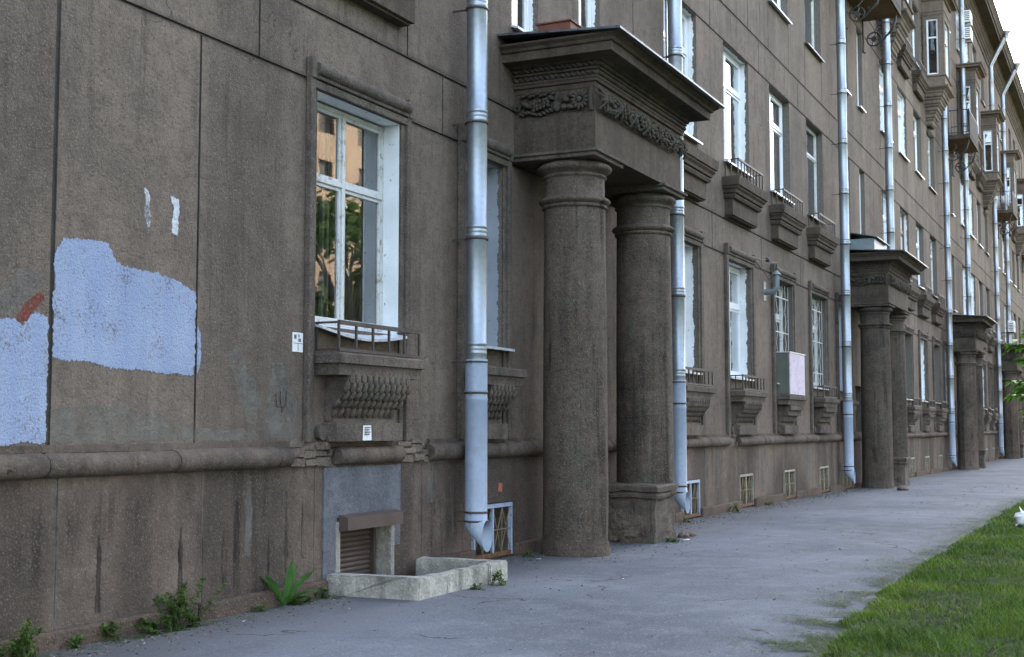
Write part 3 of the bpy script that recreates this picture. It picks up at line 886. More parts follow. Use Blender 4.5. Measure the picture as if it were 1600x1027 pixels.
def curtain(x0, x1, z0, z1, y, parent, seed, fr=None, mat='cloth'):
    rnd = random.Random(seed)
    mb = MB()
    mode = rnd.random()
    spans = []
    w = x1 - x0
    if mode < 0.45: spans = [(x0, x0 + w * rnd.uniform(0.25, 0.4)), (x1 - w * rnd.uniform(0.25, 0.4), x1)]
    elif mode < 0.8: spans = [(x0, x1)]
    else: spans = [(x0, x0 + w * rnd.uniform(0.4, 0.6))]
    if fr: spans = fr
    for (a, b) in spans:
        n = max(4, int((b - a) / 0.035))
        vs = []; fs = []
        for i in range(n + 1):
            xx = a + (b - a) * i / n
            yy = y + 0.025 * math.sin(i * 1.9 + rnd.random()) 
            vs += [(xx, yy, z0 + 0.02), (xx, yy * 1.0, z1)]
        for i in range(n): fs.append((2 * i, 2 * i + 2, 2 * i + 3, 2 * i + 1))
        mb.add(vs, fs, 0, True)
    return mb.build('curtain', mat, parent)

def tin_sill(x0, x1, z, parent, out=0.09, th=0.008, mat='tin_light', yback=0.18, bow=0.0):
    mb = MB()
    n = 8 if bow else 1
    for i in range(n):
        a = x0 + (x1 - x0) * i / n; b = x0 + (x1 - x0) * (i + 1) / n
        da = bow * math.sin(math.pi * i / n); db = bow * math.sin(math.pi * (i + 1) / n)
        mb.add([(a, yback, z + 0.03), (b, yback, z + 0.03), (b, -out, z - 0.02 - db), (a, -out, z - 0.02 - da),
                (a, yback, z + 0.03 - th), (b, yback, z + 0.03 - th), (b, -out, z - 0.02 - th - 0.02 - db), (a, -out, z - 0.02 - th - 0.02 - da)],
               [(0, 3, 2, 1), (4, 5, 6, 7), (3, 7, 6, 2), (0, 4, 7, 3), (1, 2, 6, 5)])
    return mb.build('sill', mat, parent)

def lattice(x0, x1, z0, z1, y, parent):
    mb = MB()
    n = 6; m = 9
    for i in range(n + 1):
        x = x0 + (x1 - x0) * i / n
        pts = [(x + (0.05 * math.sin(j * math.pi * 0.5 + i * math.pi) if 0 < i < n else 0), y, z0 + (z1 - z0) * j / (m * 2)) for j in range(m * 2 + 1)]
        mb.tube(pts, 0.007, 5, 0, False)
    for z in (z0 + 0.3, (z0 + z1) / 2, z1 - 0.3):
        mb.bar((x0, y, z), (x1, y, z), 0.02)
    return mb.build('security_grille', 'old_white', parent)

for i, g in enumerate(GF):
    if g['c'] > 108: continue
    c, w, k = g['c'], g['w'], g['k']
    nar = bool(g.get('narrow'))
    x0, x1 = c - w / 2, c + w / 2
    yg = 0.20 if k == 0 else 0.22
    first = i == 0
    if first:
        wnd = window(x0, x1, 2.60, 4.78, 0.19, 'old', bld, transom=4.02, muls=[0.5])
    else:
        wnd = window(x0, x1, 2.60, 4.78, yg, g['kind'], bld, muls=[0.5] if not nar else [], transom=3.98 if g['kind'] != 'bars' else None)
    surround(c, w, wnd, nar, 0.155 if first else None)
    console_gf(c, w if not nar else w + 0.05, g['con'], wnd, nar)
    if g['rail']: rail(x0 + 0.03, x1 - 0.03, -0.27, 2.325, 2.58, 5 if w > 1.2 and first else 7, wnd)
    if first:
        tin_sill(x0 - 0.0, x1 - 0.0, 2.57, wnd, 0.11, 0.006, 'tin_light', 0.19, 0.075)
        curtain(x0 + 0.06, x1 - 0.06, 2.62, 4.74, 0.60, wnd, 5, fr=[(x0 + 0.02, x0 + 0.34)])
        curtain(x0, x1, 2.62, 4.74, 0.64, wnd, 6, fr=[(x0 + 0.55, x0 + 0.80), (x1 - 0.12, x1 + 0.0)], mat='amber_cloth')
    else:
        tin_sill(x0, x1 + (0.08 if nar else 0), 2.57, wnd, 0.14 if nar else 0.08, 0.01, 'tin_light', yg)
        if g['kind'] == 'bars': lattice(x0 + 0.03, x1 - 0.03, 2.62, 4.76, 0.07, wnd)
        curtain(x0 + 0.05, x1 - 0.05, 2.62, 4.76, yg + 0.18, wnd, i)

def console_up(x0, x1, z, parent):
    mb = MB()
    path = [(x0, 0), (x0, -0.16), (x1, -0.16), (x1, 0)]
    mb.sweep(path, [(-0.04, z - 0.75), (-0.04, z - 0.73), (0.0, z - 0.72), (0.0, z - 0.42), (0.05, z - 0.41), (0.075, z - 0.36), (0.05, z - 0.32), (0.09, z - 0.31),
                    (0.10, z - 0.26), (0.14, z - 0.22), (0.14, z - 0.19), (0.17, z - 0.18), (0.18, z - 0.10), (0.19, z - 0.02), (0.10, z)])
    return mb.build('console', 'ornament', parent)

for i, g in enumerate(UP):
    if g['x1'] > 108 or (g['fl'] > 3 and g['x1'] < 30): continue
    x0, x1, z0, z1 = g['x0'], g['x1'], g['z0'], g['z1']
    w = x1 - x0
    yg = 0.16 if w > 1 else 0.12
    wnd = window(x0, x1, z0 + 0.03, z1, yg, g['kind'], bld, muls=[0.36, 0.64][:1] if w > 1 else [], transom=z0 + 1.62 if w > 1 else None)
    if g['fl'] in (2, 4) and g['j'] < 4:
        zc = (6.36 if g['k'] >= 0 else 6.60) if g['fl'] == 2 else 14.55
        console_up(x0 + 0.0, x1 - 0.0, zc, wnd)
        if not (g['fl'] == 2 and g['k'] == 0 and g['j'] == 0) and g['k'] >= 0:
            rail(x0 + 0.0, x1 - 0.0, -0.27, zc + 0.015, zc + 0.34, 8, wnd)
    tin_sill(x0 - 0.03, x1 + 0.03, z0, wnd, 0.10, 0.012, 'tin_light' if g['j'] != 3 else 'tin', yg)
    if g['j'] != 9 and (i * 7) % 5 != 0: curtain(x0 + 0.05, x1 - 0.05, z0 + 0.05, z1 - 0.03, yg + 0.15, wnd, i + 50)

# basement windows with iron grilles
for g in GR:
    if g['x0'] > 100: continue
    x0, x1 = g['x0'], g['x1']; z0 = zg(x0) + 0.03; z1 = z0 + 0.62
    mb = MB()
    y = -0.05
    t = 0.028
    top = 0.045
    mb.box(x0, x1, y - 0.02, y + 0.03, z1 - top, z1, 0); mb.box(x0, x0 + t, y - 0.02, y + 0.03, z0, z1 - top, 0); mb.box(x1 - t, x1, y - 0.02, y + 0.03, z0, z1 - top, 0)
    mb.box(x0 + t, x1 - t, y - 0.02, y + 0.03, z0, z0 + 0.05, 1)
    xm = (x0 + x1) / 2
    mb.box(xm - 0.02, xm + 0.02, y - 0.012, y + 0.02, z0 + 0.05, z1 - top, 0)
    for a, b in ((x0 + t, xm - 0.02), (xm + 0.02, x1 - t)):
        c = (a + b) / 2; za, zb = z0 + 0.05, z1 - top; zm = (za + zb) / 2
        bw = 0.010
        mb.bar((c, y, za), (c, y, zb), bw, bw, 2); mb.bar((a, y, zm), (b, y, zm), bw, bw, 2)
        for p in ((a, za), (b, za)): mb.bar((p[0], y - 0.004, p[1]), (c, y - 0.004, zb), bw * .8, bw * .8, 2)
        for p in ((a, zb), (b, zb)): mb.bar((p[0], y + 0.008, p[1]), (c, y + 0.008, za), bw * .8, bw * .8, 2)
    mb.build('basement_window', ['grate_blue' if g['blue'] else 'grate_white', 'rust', 'old_bar'], bld)

# basement window with roller shutter, in the light well
mb = MB()
mb.add([(10.70, -0.05, 0.765), (11.74, -0.05, 0.765), (11.74, -0.15, 0.74), (10.70, -0.15, 0.74), (10.70, -0.02, 0.60), (11.74, -0.02, 0.60), (11.74, -0.15, 0.62), (10.70, -0.15, 0.62)], [(0, 3, 2, 1), (4, 5, 6, 7), (3, 7, 6, 2), (0, 4, 7, 3), (1, 2, 6, 5)])
z = 0.62
while z > -0.75:
    mb.tube([(10.76, 0.17, z - 0.03), (11.60, 0.17, z - 0.03)], 0.03, 8)
    z -= 0.05
mb.box(10.75, 10.79, 0.10, 0.17, -0.75, 0.62); mb.box(11.58, 11.62, 0.10, 0.17, -0.75, 0.62)
mb.build('roller_shutter', 'shutter', bld)
mb = MB()
rp = []
for (a, b, c, d) in ((10.44, 11.86, 0.74, 1.22), (10.44, 10.66, 0.06, 0.74), (11.72, 11.86, 0.40, 0.74)):
    mb.box(a, b, -0.047, -0.028, c, d)
mb.build('render_patch', 'patch', bld)
mb = MB(); mb.box(10.64, 10.722, -0.052, -0.02, 0.05, 0.70); mb.rough(0.006, 9.0); mb.build('concrete_lining', 'concrete', bld); mb = MB(); mb.box(11.672, 11.74, -0.052, -0.02, 0.1, 0.70)
mb.rough(0.006, 9.0)
mb.build('concrete_lining', 'concrete', bld)

# painted patches on the wall: ragged outlines, a few millimetres thick
def rag(poly, amp, step=0.008):
    out = []
    n = len(poly)
    for i in range(n):
        p = Vector((*poly[i], 0)); q = Vector((*poly[(i + 1) % n], 0))
        L = (q - p).length; m = max(1, int(L / step))
        nr = Vector((-(q - p).y, (q - p).x, 0)).normalized()
        for j in range(m):
            t = p.lerp(q, j / m)
            d = amp * (mnoise.noise(t * 7.0) + 0.7 * mnoise.noise(Vector((t.x * 45, t.y * 14, 1))) + 0.7 * mnoise.noise(Vector((t.x * 110, t.y * 40, 2))))
            t = t + nr * d
            out.append((t.x, t.y))
    return out
def patch(name, poly, y, mat, amp=0.02, th=0.003, parent=bld):
    pts = rag(poly, amp) if amp else poly
    bm = bmesh.new()
    f = bm.faces.new([bm.verts.new((x, y, z)) for x, z in pts])
    r_ = bmesh.ops.extrude_face_region(bm, geom=[f])
    bmesh.ops.translate(bm, verts=[v for v in r_['geom'] if isinstance(v, bmesh.types.BMVert)], vec=(0, th, 0))
    bmesh.ops.triangulate(bm, faces=bm.faces[:])
    bmesh.ops.recalc_face_normals(bm, faces=bm.faces[:])
    me = bpy.data.meshes.new(name); bm.to_mesh(me); bm.free(); me.materials.append(MAT[mat])
    o = bpy.data.objects.new(name, me); COL.objects.link(o)
    if parent: o.parent = parent
    return o
patch('paint_patch', [(7.02, 2.86), (7.1, 2.97), (7.55, 2.98), (7.64, 2.87), (7.72, 2.83), (8.12, 2.82), (8.35, 2.78), (8.585, 2.70), (8.585, 2.02), (8.15, 2.03), (7.6, 2.06), (7.02, 2.10)], -0.004, 'paint', 0.022)
patch('paint_patch', [(8.615, 2.42), (8.655, 2.36), (8.665, 2.2), (8.64, 2.06), (8.615, 2.03)], -0.004, 'paint', 0.008)
patch('paint_patch', [(5.9, 2.36), (6.6, 2.345), (6.75, 2.31), (6.80, 2.40), (6.975, 2.385), (6.975, 1.50), (6.5, 1.475), (5.9, 1.46)], -0.004, 'paint', 0.022)
patch('paint_mark', [(7.93, 3.47), (7.975, 3.47), (8.0, 3.42), (8.0, 3.30), (8.03, 3.26), (8.0, 3.16), (7.97, 3.20), (7.95, 3.3), (7.95, 3.40)], -0.004, 'white_daub', 0.02)
patch('paint_mark', [(8.24, 3.46), (8.35, 3.44), (8.35, 3.13), (8.27, 3.16), (8.29, 3.36)], -0.004, 'white_daub', 0.015)
patch('red_daub', [(6.68, 2.33), (6.75, 2.46), (6.86, 2.54), (6.92, 2.56), (6.92, 2.50), (6.83, 2.41), (6.77, 2.34)], -0.0045, 'red_paint', 0.012)
patch('overpaint', [(5.9, 2.37), (6.62, 2.36), (6.74, 2.47), (6.9, 2.60), (6.9, 2.70), (6.68, 2.70), (6.55, 2.55), (5.9, 2.5)], -0.0015, 'grime', 0.02, 0.001)
patch('overpaint', [(9.0, 2.22), (9.15, 2.30), (9.3, 2.08), (9.48, 1.98), (9.5, 1.80), (9.42, 1.62), (9.28, 1.66), (9.15, 1.9)], -0.0015, 'grime', 0.02, 0.001)
patch('overpaint', [(9.55, 1.50), (9.5, 1.72), (9.62, 1.9), (9.66, 2.18), (9.85, 2.2), (9.88, 1.9), (10.05, 1.86), (10.04, 1.50)], -0.0015, 'grime', 0.02, 0.001)
patch('overpaint', [(7.03, 1.49), (7.03, 1.72), (7.6, 1.78), (8.2, 1.70), (8.58, 1.60), (9.4, 1.58), (9.5, 1.49)], -0.0015, 'grime', 0.015, 0.001)
patch('orange_daub', [(14.20, 0.84), (14.22, 0.93), (14.31, 0.93), (14.31, 0.82)], -0.034, 'orange_paint', 0.01)
rs = random.Random(5)
for x, zt_, w_, zb in ((8.98, 0.86, .035, 0.28), (9.14, 0.98, .045, 0.25), (9.86, 1.02, .03, 0.3), (10.12, 1.0, .03, 0.4), (8.42, 0.80, .03, 0.3), (7.5, 0.8, .03, 0.25), (9.6, .7, .02, .3)):
    patch('stain', [(x - w_ * .3, zt_), (x + w_ * .3, zt_), (x + w_, (zt_ + zb) / 2), (x + w_ * .8, zb), (x - w_ * .8, zb), (x - w_, (zt_ + zb) / 2)], -0.0315, 'soot_stain', 0.012, 0.001)
for x, zt_, w_, zb in ((12.55, 1.24, .12, 0.8), (26.6, 1.24, .25, 0.3), (30.6, 1.24, .4, 0.35), (9.3, 1.15, .06, 0.5), (23.4, 1.24, .12, 0.5)):
    patch('stain', [(x - w_ * .6, zt_), (x + w_ * .6, zt_), (x + w_, (zt_ + zb) / 2), (x + w_ * .5, zb), (x - w_ * .8, zb)], -0.0312, 'lime_stain', 0.02, 0.0008)
# scribbled black mark on the overpaint
mb = MB()
for a, b in (((9.73, 1.80), (9.71, 1.90)), ((9.71, 1.80), (9.76, 1.78)), ((9.79, 1.80), (9.78, 1.92)), ((9.86, 1.84), (9.88, 1.93)), ((9.78, 1.79), (9.84, 1.78)), ((9.81, 1.79), (9.81, 1.73)), ((9.88, 1.84), (9.85, 1.79))):
    mb.bar((a[0], -0.004, a[1]), (b[0], -0.004, b[1]), 0.004, 0.008)
mb.build('scribble', 'groove', bld)

# eaves cornice and roof
mb = MB()
prof = [(0.0, 22.0), (-0.05, 22.02), (-0.05, 22.25), (-0.10, 22.28), (-0.12, 22.36), (-0.18, 22.42), (-0.20, 22.52), (-0.28, 22.60), (-0.30, 22.72), (-0.36, 22.78),
        (-0.36, 22.86), (-0.84, 22.88), (-0.84, 23.05), (-0.90, 23.07), (-0.94, 23.20), (-1.02, 23.32), (-1.06, 23.36), (-1.06, 23.46), (0.0, 23.62)]
for (a, b) in zip(prof, prof[1:]):
    mb.quad((BX0 - .5, a[0], a[1]), (BX1 + .5, a[0], a[1]), (BX1 + .5, b[0], b[1]), (BX0 - .5, b[0], b[1]))
for xx in (BX0 - .5, BX1 + .5):
    mb.add([(xx, y, z) for y, z in prof], [tuple(range(len(prof)))])
mb.build('cornice', 'ornament', bld)
mb = MB()
mb.add([(BX0 - .4, -1.02, 23.5), (BX1 + .4, -1.02, 23.5), (BX1 + .4, D2 + .5, 23.5), (BX0 - .4, D2 + .5, 23.5), (BX0 + 4, 6.7, 26.0), (BX1 - 4, 6.7, 26.0)],
       [(0, 1, 5, 4), (1, 2, 5), (2, 3, 4, 5), (3, 0, 4), (3, 2, 1, 0)])
mb.build('roof', 'tin', bld)

# ------------------------------------------------------------------ portico (built once, copied along the facade)
def make_portico():
    mb = MB()
    path = [(PX0, 0), (PX0, PYF), (PX1, PYF), (PX1, 0)]
    prof = [(0, 4.985), (0, 5.46), (-0.012, 5.47), (-0.012, 5.76), (0, 5.77), (0, 5.83), (0.03, 5.835), (0.035, 5.87), (0.05, 5.88), (0.05, 5.905),
            (0.03, 5.91), (0.03, 5.965), (0.075, 5.975), (0.08, 6.0), (0.05, 6.01), (0.06, 6.045), (0.13, 6.07), (0.15, 6.09), (0.345, 6.095), (0.35, 6.20), (0.38, 6.205), (0.40, 6.24), (0.45, 6.27), (0.46, 6.29), (0.30, 6.345)]
    mb.sweep(path, prof, 0, True)
    por = mb.build('portico', 'ornament', bld, 0.006)
    # rope mouldings
    mb = MB()
    def rope(z, o, r_):
        p = [(PX0 - o, -0.02), (PX0 - o, PYF - o), (PX1 + o, PYF - o), (PX1 + o, -0.02)]
        for (a, b) in zip(p, p[1:]):
            L = math.hypot(b[0] - a[0], b[1] - a[1]); n = int(L / 0.07)
            ang = math.atan2(b[1] - a[1], b[0] - a[0])
            for i in range(n):
                t = (i + 0.5) / n
                from mathutils import Euler
                mb.ell((a[0] + (b[0] - a[0]) * t, a[1] + (b[1] - a[1]) * t, z), (0.058, r_, r_ * 0.72), Euler((0, R(28), ang)), 6, 5)
    rope(5.935, 0.045, 0.04)
    rope(6.035, 0.085, 0.034)
    mb.build('rope_moulding', 'carving', por)
    # tin roof of the porch
    mb = MB()
    o = 0.53; th = 0.026
    ring = [(PX0 - o + 0.04, 0, 6.43), (PX0 - o, PYF - o, 6.31), (PX0 + 1.6, PYF - o - 0.02, 6.305), (PX1 + o, PYF - o, 6.32), (PX1 + o, 0, 6.43)]
    n = len(ring)
    vs = ring + [(x, y, z - th) for x, y, z in ring]
    fs = [tuple(range(n)), tuple(range(2 * n - 1, n - 1, -1))] + [(i, i + n, (i + 1) % n + n, (i + 1) % n) for i in range(n)]
    mb.add(vs, fs)
    for x in (PX0 + 0.3, PX0 + 1.15, PX0 + 2.0, PX0 + 2.85):
        mb.bar((x, -0.02, 6.445), (x, PYF - o + 0.02, 6.325), 0.02, 0.05)
    mb.build('porch_roof', 'tin', por)
    # garland of fruit and flowers
    mb = MB()
    rnd = random.Random(11)
    from mathutils import Euler
    zc = 5.615
    nfr = 0
    x = PX0 + 0.06
    while x < PX1 - 0.02:           # front band, a thick bundle of leaves and fruit
        for _ in range(3):
            a = rnd.uniform(-1, 1)
            mb.ell((x + rnd.uniform(-.03, .03), PYF - 0.035 - 0.055 * math.cos(a * 1.4), zc + 0.115 * a), (rnd.uniform(.035, .06), rnd.uniform(.022, .034), rnd.uniform(.018, .03)),
                   Euler((rnd.uniform(-.4, .4), rnd.uniform(-1.1, 1.1), rnd.uniform(-.4, .4))), 6, 5)
        x += 0.045
    for i in range(7):              # ribbons wound round the bundle
        xc = PX0 + 0.12 + i * 0.52
        for s_ in (-1, 1):
            pts = [(xc + s_ * t * 0.10, PYF - 0.03 - 0.075 * math.cos(t * 1.4), zc + 0.135 * t) for t in [j / 5 for j in range(-5, 6)]]
            mb.tube(pts, 0.017, 6)
    for sx, s_ in ((PX0, -1), (PX1, 1)):           # returns: flower, pears, grapes, leaf scroll
        X = sx + s_ * 0.03
        fy = PYF + 0.19
        for p in range(13):
            t = 2 * math.pi * p / 13
            mb.ell((X + s_ * 0.015, fy + 0.085 * math.cos(t), zc + 0.085 * math.sin(t)), (0.022, 0.052, 0.021), Euler((t, 0, 0)), 6, 5)
        mb.ell((X + s_ * 0.03, fy, zc), (0.028, 0.038, 0.038))
        mb.tube([(X, PYF + 0.045, zc - 0.14), (X + s_ * .02, PYF + 0.05, zc), (X, PYF + 0.045, zc + 0.14)], 0.028, 6)
        for q in range(16):
            mb.ell((X + rnd.uniform(0, .03) * s_, -0.30 - 0.045 * (q % 5) + rnd.uniform(-.01, .01), zc - 0.08 + 0.04 * (q // 5) + 0.012 * (q % 5)), (0.035, 0.027, 0.027))
        for (yy, zz, ry, rz) in ((-0.60, zc - 0.05, .06, .075), (-0.60, zc + 0.045, .03, .05), (-0.72, zc + 0.02, .055, .035), (-0.70, zc - 0.07, .045, .04), (-0.53, zc + .06, .06, .03), (-0.18, zc + 0.0, .09, .03), (-0.80, zc + .08, .06, .03), (-0.79, zc - .08, .05, .03)):
            mb.ell((X + s_ * .01, yy, zz), (0.04, ry, rz), Euler((rnd.uniform(-.6, .6), 0, 0)))
        pts = [(X, -0.06 - 0.055 * math.cos(t) * (1 - t / 16), zc - 0.02 + 0.055 * math.sin(t) * (1 - t / 16)) for t in [j * 0.6 for j in range(18)]]
        mb.tube(pts, 0.017, 6)
        for q in range(9):
            yy = -0.12 - q * 0.05
            mb.ell((X, yy, zc - 0.115 + 0.02 * math.sin(q)), (0.03, 0.045, 0.02), Euler((0.5, 0, 0)), 6, 5)
            mb.ell((X, yy - .02, zc + 0.115 + 0.015 * math.sin(q * 2)), (0.03, 0.045, 0.018), Euler((-0.4, 0, 0)), 6, 5)
    mb.build('garland', 'carving', por)
    # columns
    for cx, x0, x1 in ((15.10, 14.62, 15.60), (17.655, 17.18, 18.13)):
        cy = -0.66
        mb = MB()
        z0 = -0.3
        shaft = [(0.43, z0), (0.43, 0.13), (0.418, 0.17), (0.405, 0.22)] + [(0.405 - 0.022 * (t / 10) ** 1.6, 0.25 + 4.05 * t / 10) for t in range(11)]
        shaft += [(0.383, 4.320), (0.408, 4.322), (0.410, 4.358), (0.396, 4.362)] + [(0.405 + 0.045 * math.sin(math.pi * t / 8), 4.366 + 0.09 * t / 8) for t in range(9)] + [(0.388, 4.458), (0.380, 4.462), (0.378, 4.68)]
        shaft += [(0.382, 4.69)] + [(0.386 + 0.022 * math.sin(math.pi * t / 4), 4.695 + 0.042 * t / 4) for t in range(5)] + [(0.386, 4.74), (0.39, 4.745)]
        shaft += [(0.392 + 0.08 * math.sin(math.pi * t / 9), 4.75 + 0.145 * t / 9) for t in range(10)] + [(0.41, 4.91)]
        mb.lathe(shaft, cx, cy, 64)
        mb.v = [tuple(Vector(p) + (0.012 * mnoise.noise_vector(Vector(p) * 2.0) if p[2] < 0.3 else Vector((0, 0, 0)))) for p in mb.v]
        col = mb.build('column', 'column', por)
        mb = MB()
        pth = [(x0, -0.0), (x0, PYF - 0.03), (x1, PYF - 0.03), (x1, -0.0)]
        mb.sweep(pth, [(-0.05, 4.895), (0.0, 4.90), (0.0, 4.945), (0.035, 4.95), (0.04, 4.983)])
        mb.build('capital', 'trim', por, 0.008)
    # entrance door
    mb = MB()
    z0 = 0.07
    for s_ in (0, 1):
        a = PCX - 0.70 + 0.70 * s_
        mb.box(a + 0.005, a + 0.695, 0.24, 0.29, z0, 2.30)
        for (c, d) in ((0.2, 0.95), (1.05, 2.15)):
            mb.box(a + 0.10, a + 0.60, 0.225, 0.245, z0 + c, z0 + d)
    mb.box(PCX - 0.70, PCX + 0.70, 0.24, 0.29, 2.31, 2.74)
    mb.build('entrance_door', 'door', por, 0.01)
    # broken parapet between the columns
    mb = MB()
    x0, x1, y0, y1 = 16.78, 17.60, -1.08, -0.32
    mb.box(x0, x1, y0, y1, -0.3, 0.66)
    mb.box(x0 - 0.03, x0 + 0.30, y0 - 0.03, y0 + 0.34, -0.3, 0.20)                 # chipped foot
    for (a, b) in ((x0 - 0.006, x0 + 0.02),):
        mb.box(a - 0.012, b, y0 + 0.05, y0 + 0.26, 0.20, 0.60)
        mb.box(a - 0.014, b, y0 + 0.33, y1 - 0.02, 0.26, 0.62)
    mb.box(x0 + 0.06, x1 - 0.10, y0 - 0.022, y0, 0.18, 0.62)
    mb.box(x0 + 0.012, x0 + 0.05, y0 - 0.035, y0 + 0.02, 0.02, 0.70)
    path = [(x0, y1), (x0, y0), (x1, y0), (x1, y1)]
    mb.sweep([(x0, -0.32), (x0, y0), (x1, y0), (x1, -0.32)], [(0.0, 0.64), (0.045, 0.655), (0.06, 0.69), (0.045, 0.72), (0.03, 0.725), (0.075, 0.74), (0.08, 0.80), (0.06, 0.825)])
    ns = []
    for f in range(26):              # lumps of fallen render on the side
        yy = random.uniform(y1 - .05, y0 + .35); zz = random.uniform(0.02, 0.50) * (1 - (yy - y1) * -0.2)
        mb.ell((x0 - random.uniform(0, .03), yy, zz), (0.03, random.uniform(.03, .09), random.uniform(.03, .08)), Euler((random.uniform(-1, 1), 0, 0)), 6, 4, 0, False)
    for f in range(17):              # bare stones where the render fell off
        yy = random.uniform(-0.86, -0.34); zz = random.uniform(0.05, 0.46) * (1.0 if yy > -0.6 else 0.6)
        hy, hz = random.uniform(.05, .12), random.uniform(.035, .07)
        mb.box(x0 - random.uniform(.03, .09), x0 + 0.02, yy - hy, yy + hy, zz - hz, zz + hz, 0, 0.018)
    bm = bmesh.new()
    for f in mb.f:
        try: bm.faces.new([bm.verts.new(mb.v[i]) for i in f])
        except ValueError: pass
    bmesh.ops.remove_doubles(bm, verts=bm.verts[:], dist=0.0004)
    bmesh.ops.subdivide_edges(bm, edges=[e for e in bm.edges if e.calc_length() > 0.16], cuts=6, use_grid_fill=True)
    for v in bm.verts:
        p = v.co.copy()
        v.co = p + 0.020 * mnoise.noise_vector(p * 3.0) + 0.016 * mnoise.noise_vector(p * 10.0)
    me = bpy.data.meshes.new('parapet'); bm.to_mesh(me); bm.free(); me.materials.append(MAT['trim'])
    o = bpy.data.objects.new('parapet', me); COL.objects.link(o); o.parent = por
    return por

por0 = make_portico()
for k in range(1, 5):
    c = copy_tree(por0, bld, (M * k, 0, zg(15 + M * k) - 0.045))

# ------------------------------------------------------------------ bays and balconies on the upper storeys
def make_bay():
    mb = MB()
    path = [(-0.98, 0), (-0.93, -0.80), (0.93, -0.80), (0.98, 0)]
    pr = [(-0.62, 13.22)]
    z = 13.30
    for s_ in range(5):
        o = -0.55 + 0.11 * s_
        pr += [(o, z), (o, z + 0.10), (o + 0.05, z + 0.15), (o + 0.05, z + 0.20)]
        z += 0.24
    pr += [(0.02, 14.52), (0.10, 14.56), (0.12, 14.62), (0.04, 14.66), (0.0, 14.68), (0.0, 14.98), (0.05, 15.0), (0.05, 15.04), (0.0, 15.06)]
    mb.sweep(path, pr, 0, True)
    # storey with windows
    wins = {}
    for i, (a, b) in enumerate(zip(path, path[1:])):
        d = Vector((b[0] - a[0], b[1] - a[1], 0)); L = d.length
        hs = [(0.16, 0.58, 15.08, 17.25, 0.14, 1, 2)] if i == 0 else [(0.22, 0.64, 15.08, 17.25, 0.14, 1, 2)] if i == 2 else [(0.30, L - 0.30, 15.08, 17.25, 0.14, 1, 2)]
        mb.wallpanel((a[0], a[1], 0), d, 0, L, 15.06, 17.5, hs, 0)
        wins[i] = (a, d.normalized(), hs)
    mb.sweep(path, [(0, 17.5), (0.03, 17.52), (0.03, 17.56), (0, 17.58), (0, 17.95), (0.06, 17.97), (0.08, 18.03), (0.14, 18.06), (0.26, 18.08), (0.26, 18.16), (0.33, 18.20), (0.33, 18.25), (0.0, 18.34)], 0, True)
    bay = mb.build('bay_window', ['plaster', 'reveal_bare', 'room'], bld)
    fr = MB(); gl = MB()
    for i, (a, d, hs) in wins.items():
        inn = Vector((0, 0, 1)).cross(d)
        A = Vector((a[0], a[1], 0))
        for h in hs:
            P = lambda u, z, k=0.09: tuple(A + d * u + inn * k + Vector((0, 0, z)))
            u0, u1, z0, z1 = h[0], h[1], h[2], h[3]
            for (p, q) in (((u0 + .03, z0), (u0 + .03, z1)), ((u1 - .03, z0), (u1 - .03, z1)), ((u0, z0 + .03), (u1, z0 + .03)), ((u0, z1 - .03), (u1, z1 - .03)), ((u0, z0 + 1.45), (u1, z0 + 1.45))):
                fr.bar(P(*p), P(*q), 0.06)
            gl.quad(P(u0, z0, .10), P(u1, z0, .10), P(u1, z1, .10), P(u0, z1, .10))
    fr.build('sash', 'pvc', bay); gl.build('pane', 'glass', bay)
    mb = MB()
    rnd = random.Random(4)
    for q in range(40):             # cartouche under the corbel
        t = rnd.uniform(-1, 1)
        mb.ell((0.35 * t, -0.04, 12.98 + 0.22 * math.cos(t * 2.2) * rnd.uniform(-.6, 1)), (rnd.uniform(.04, .10), 0.05, rnd.uniform(.03, .07)), Euler((0, rnd.uniform(-1, 1), 0)), 6, 5)
    mb.build('cartouche', 'carving', bay)
    mb = MB()
    for s_ in (-1, 1):              # leafy strips on the wall beside the bay
        mb = MB()
        for q in range(26):
            mb.ell((s_ * (1.16 + rnd.uniform(-.06, .06)), -0.03, 15.1 + q * 0.09), (rnd.uniform(.05, .10), 0.045, 0.05), Euler((0, rnd.uniform(-.8, .8), 0)), 6, 5)
        mb.build('leaf_strip', 'carving', bay)
    return bay
from mathutils import Euler
bay0 = make_bay()
bay_x = []
for k in range(1, 5):
    for c in (21.4, 31.4):
        if not (k == 4 and c > 30): bay_x.append(c + M * k)
bay_x.append(31.4)
for i, x in enumerate(bay_x):
    if i == 0: bay0.location = (x, 0, 0)
    else: copy_tree(bay0, bld, (x, 0, 0))

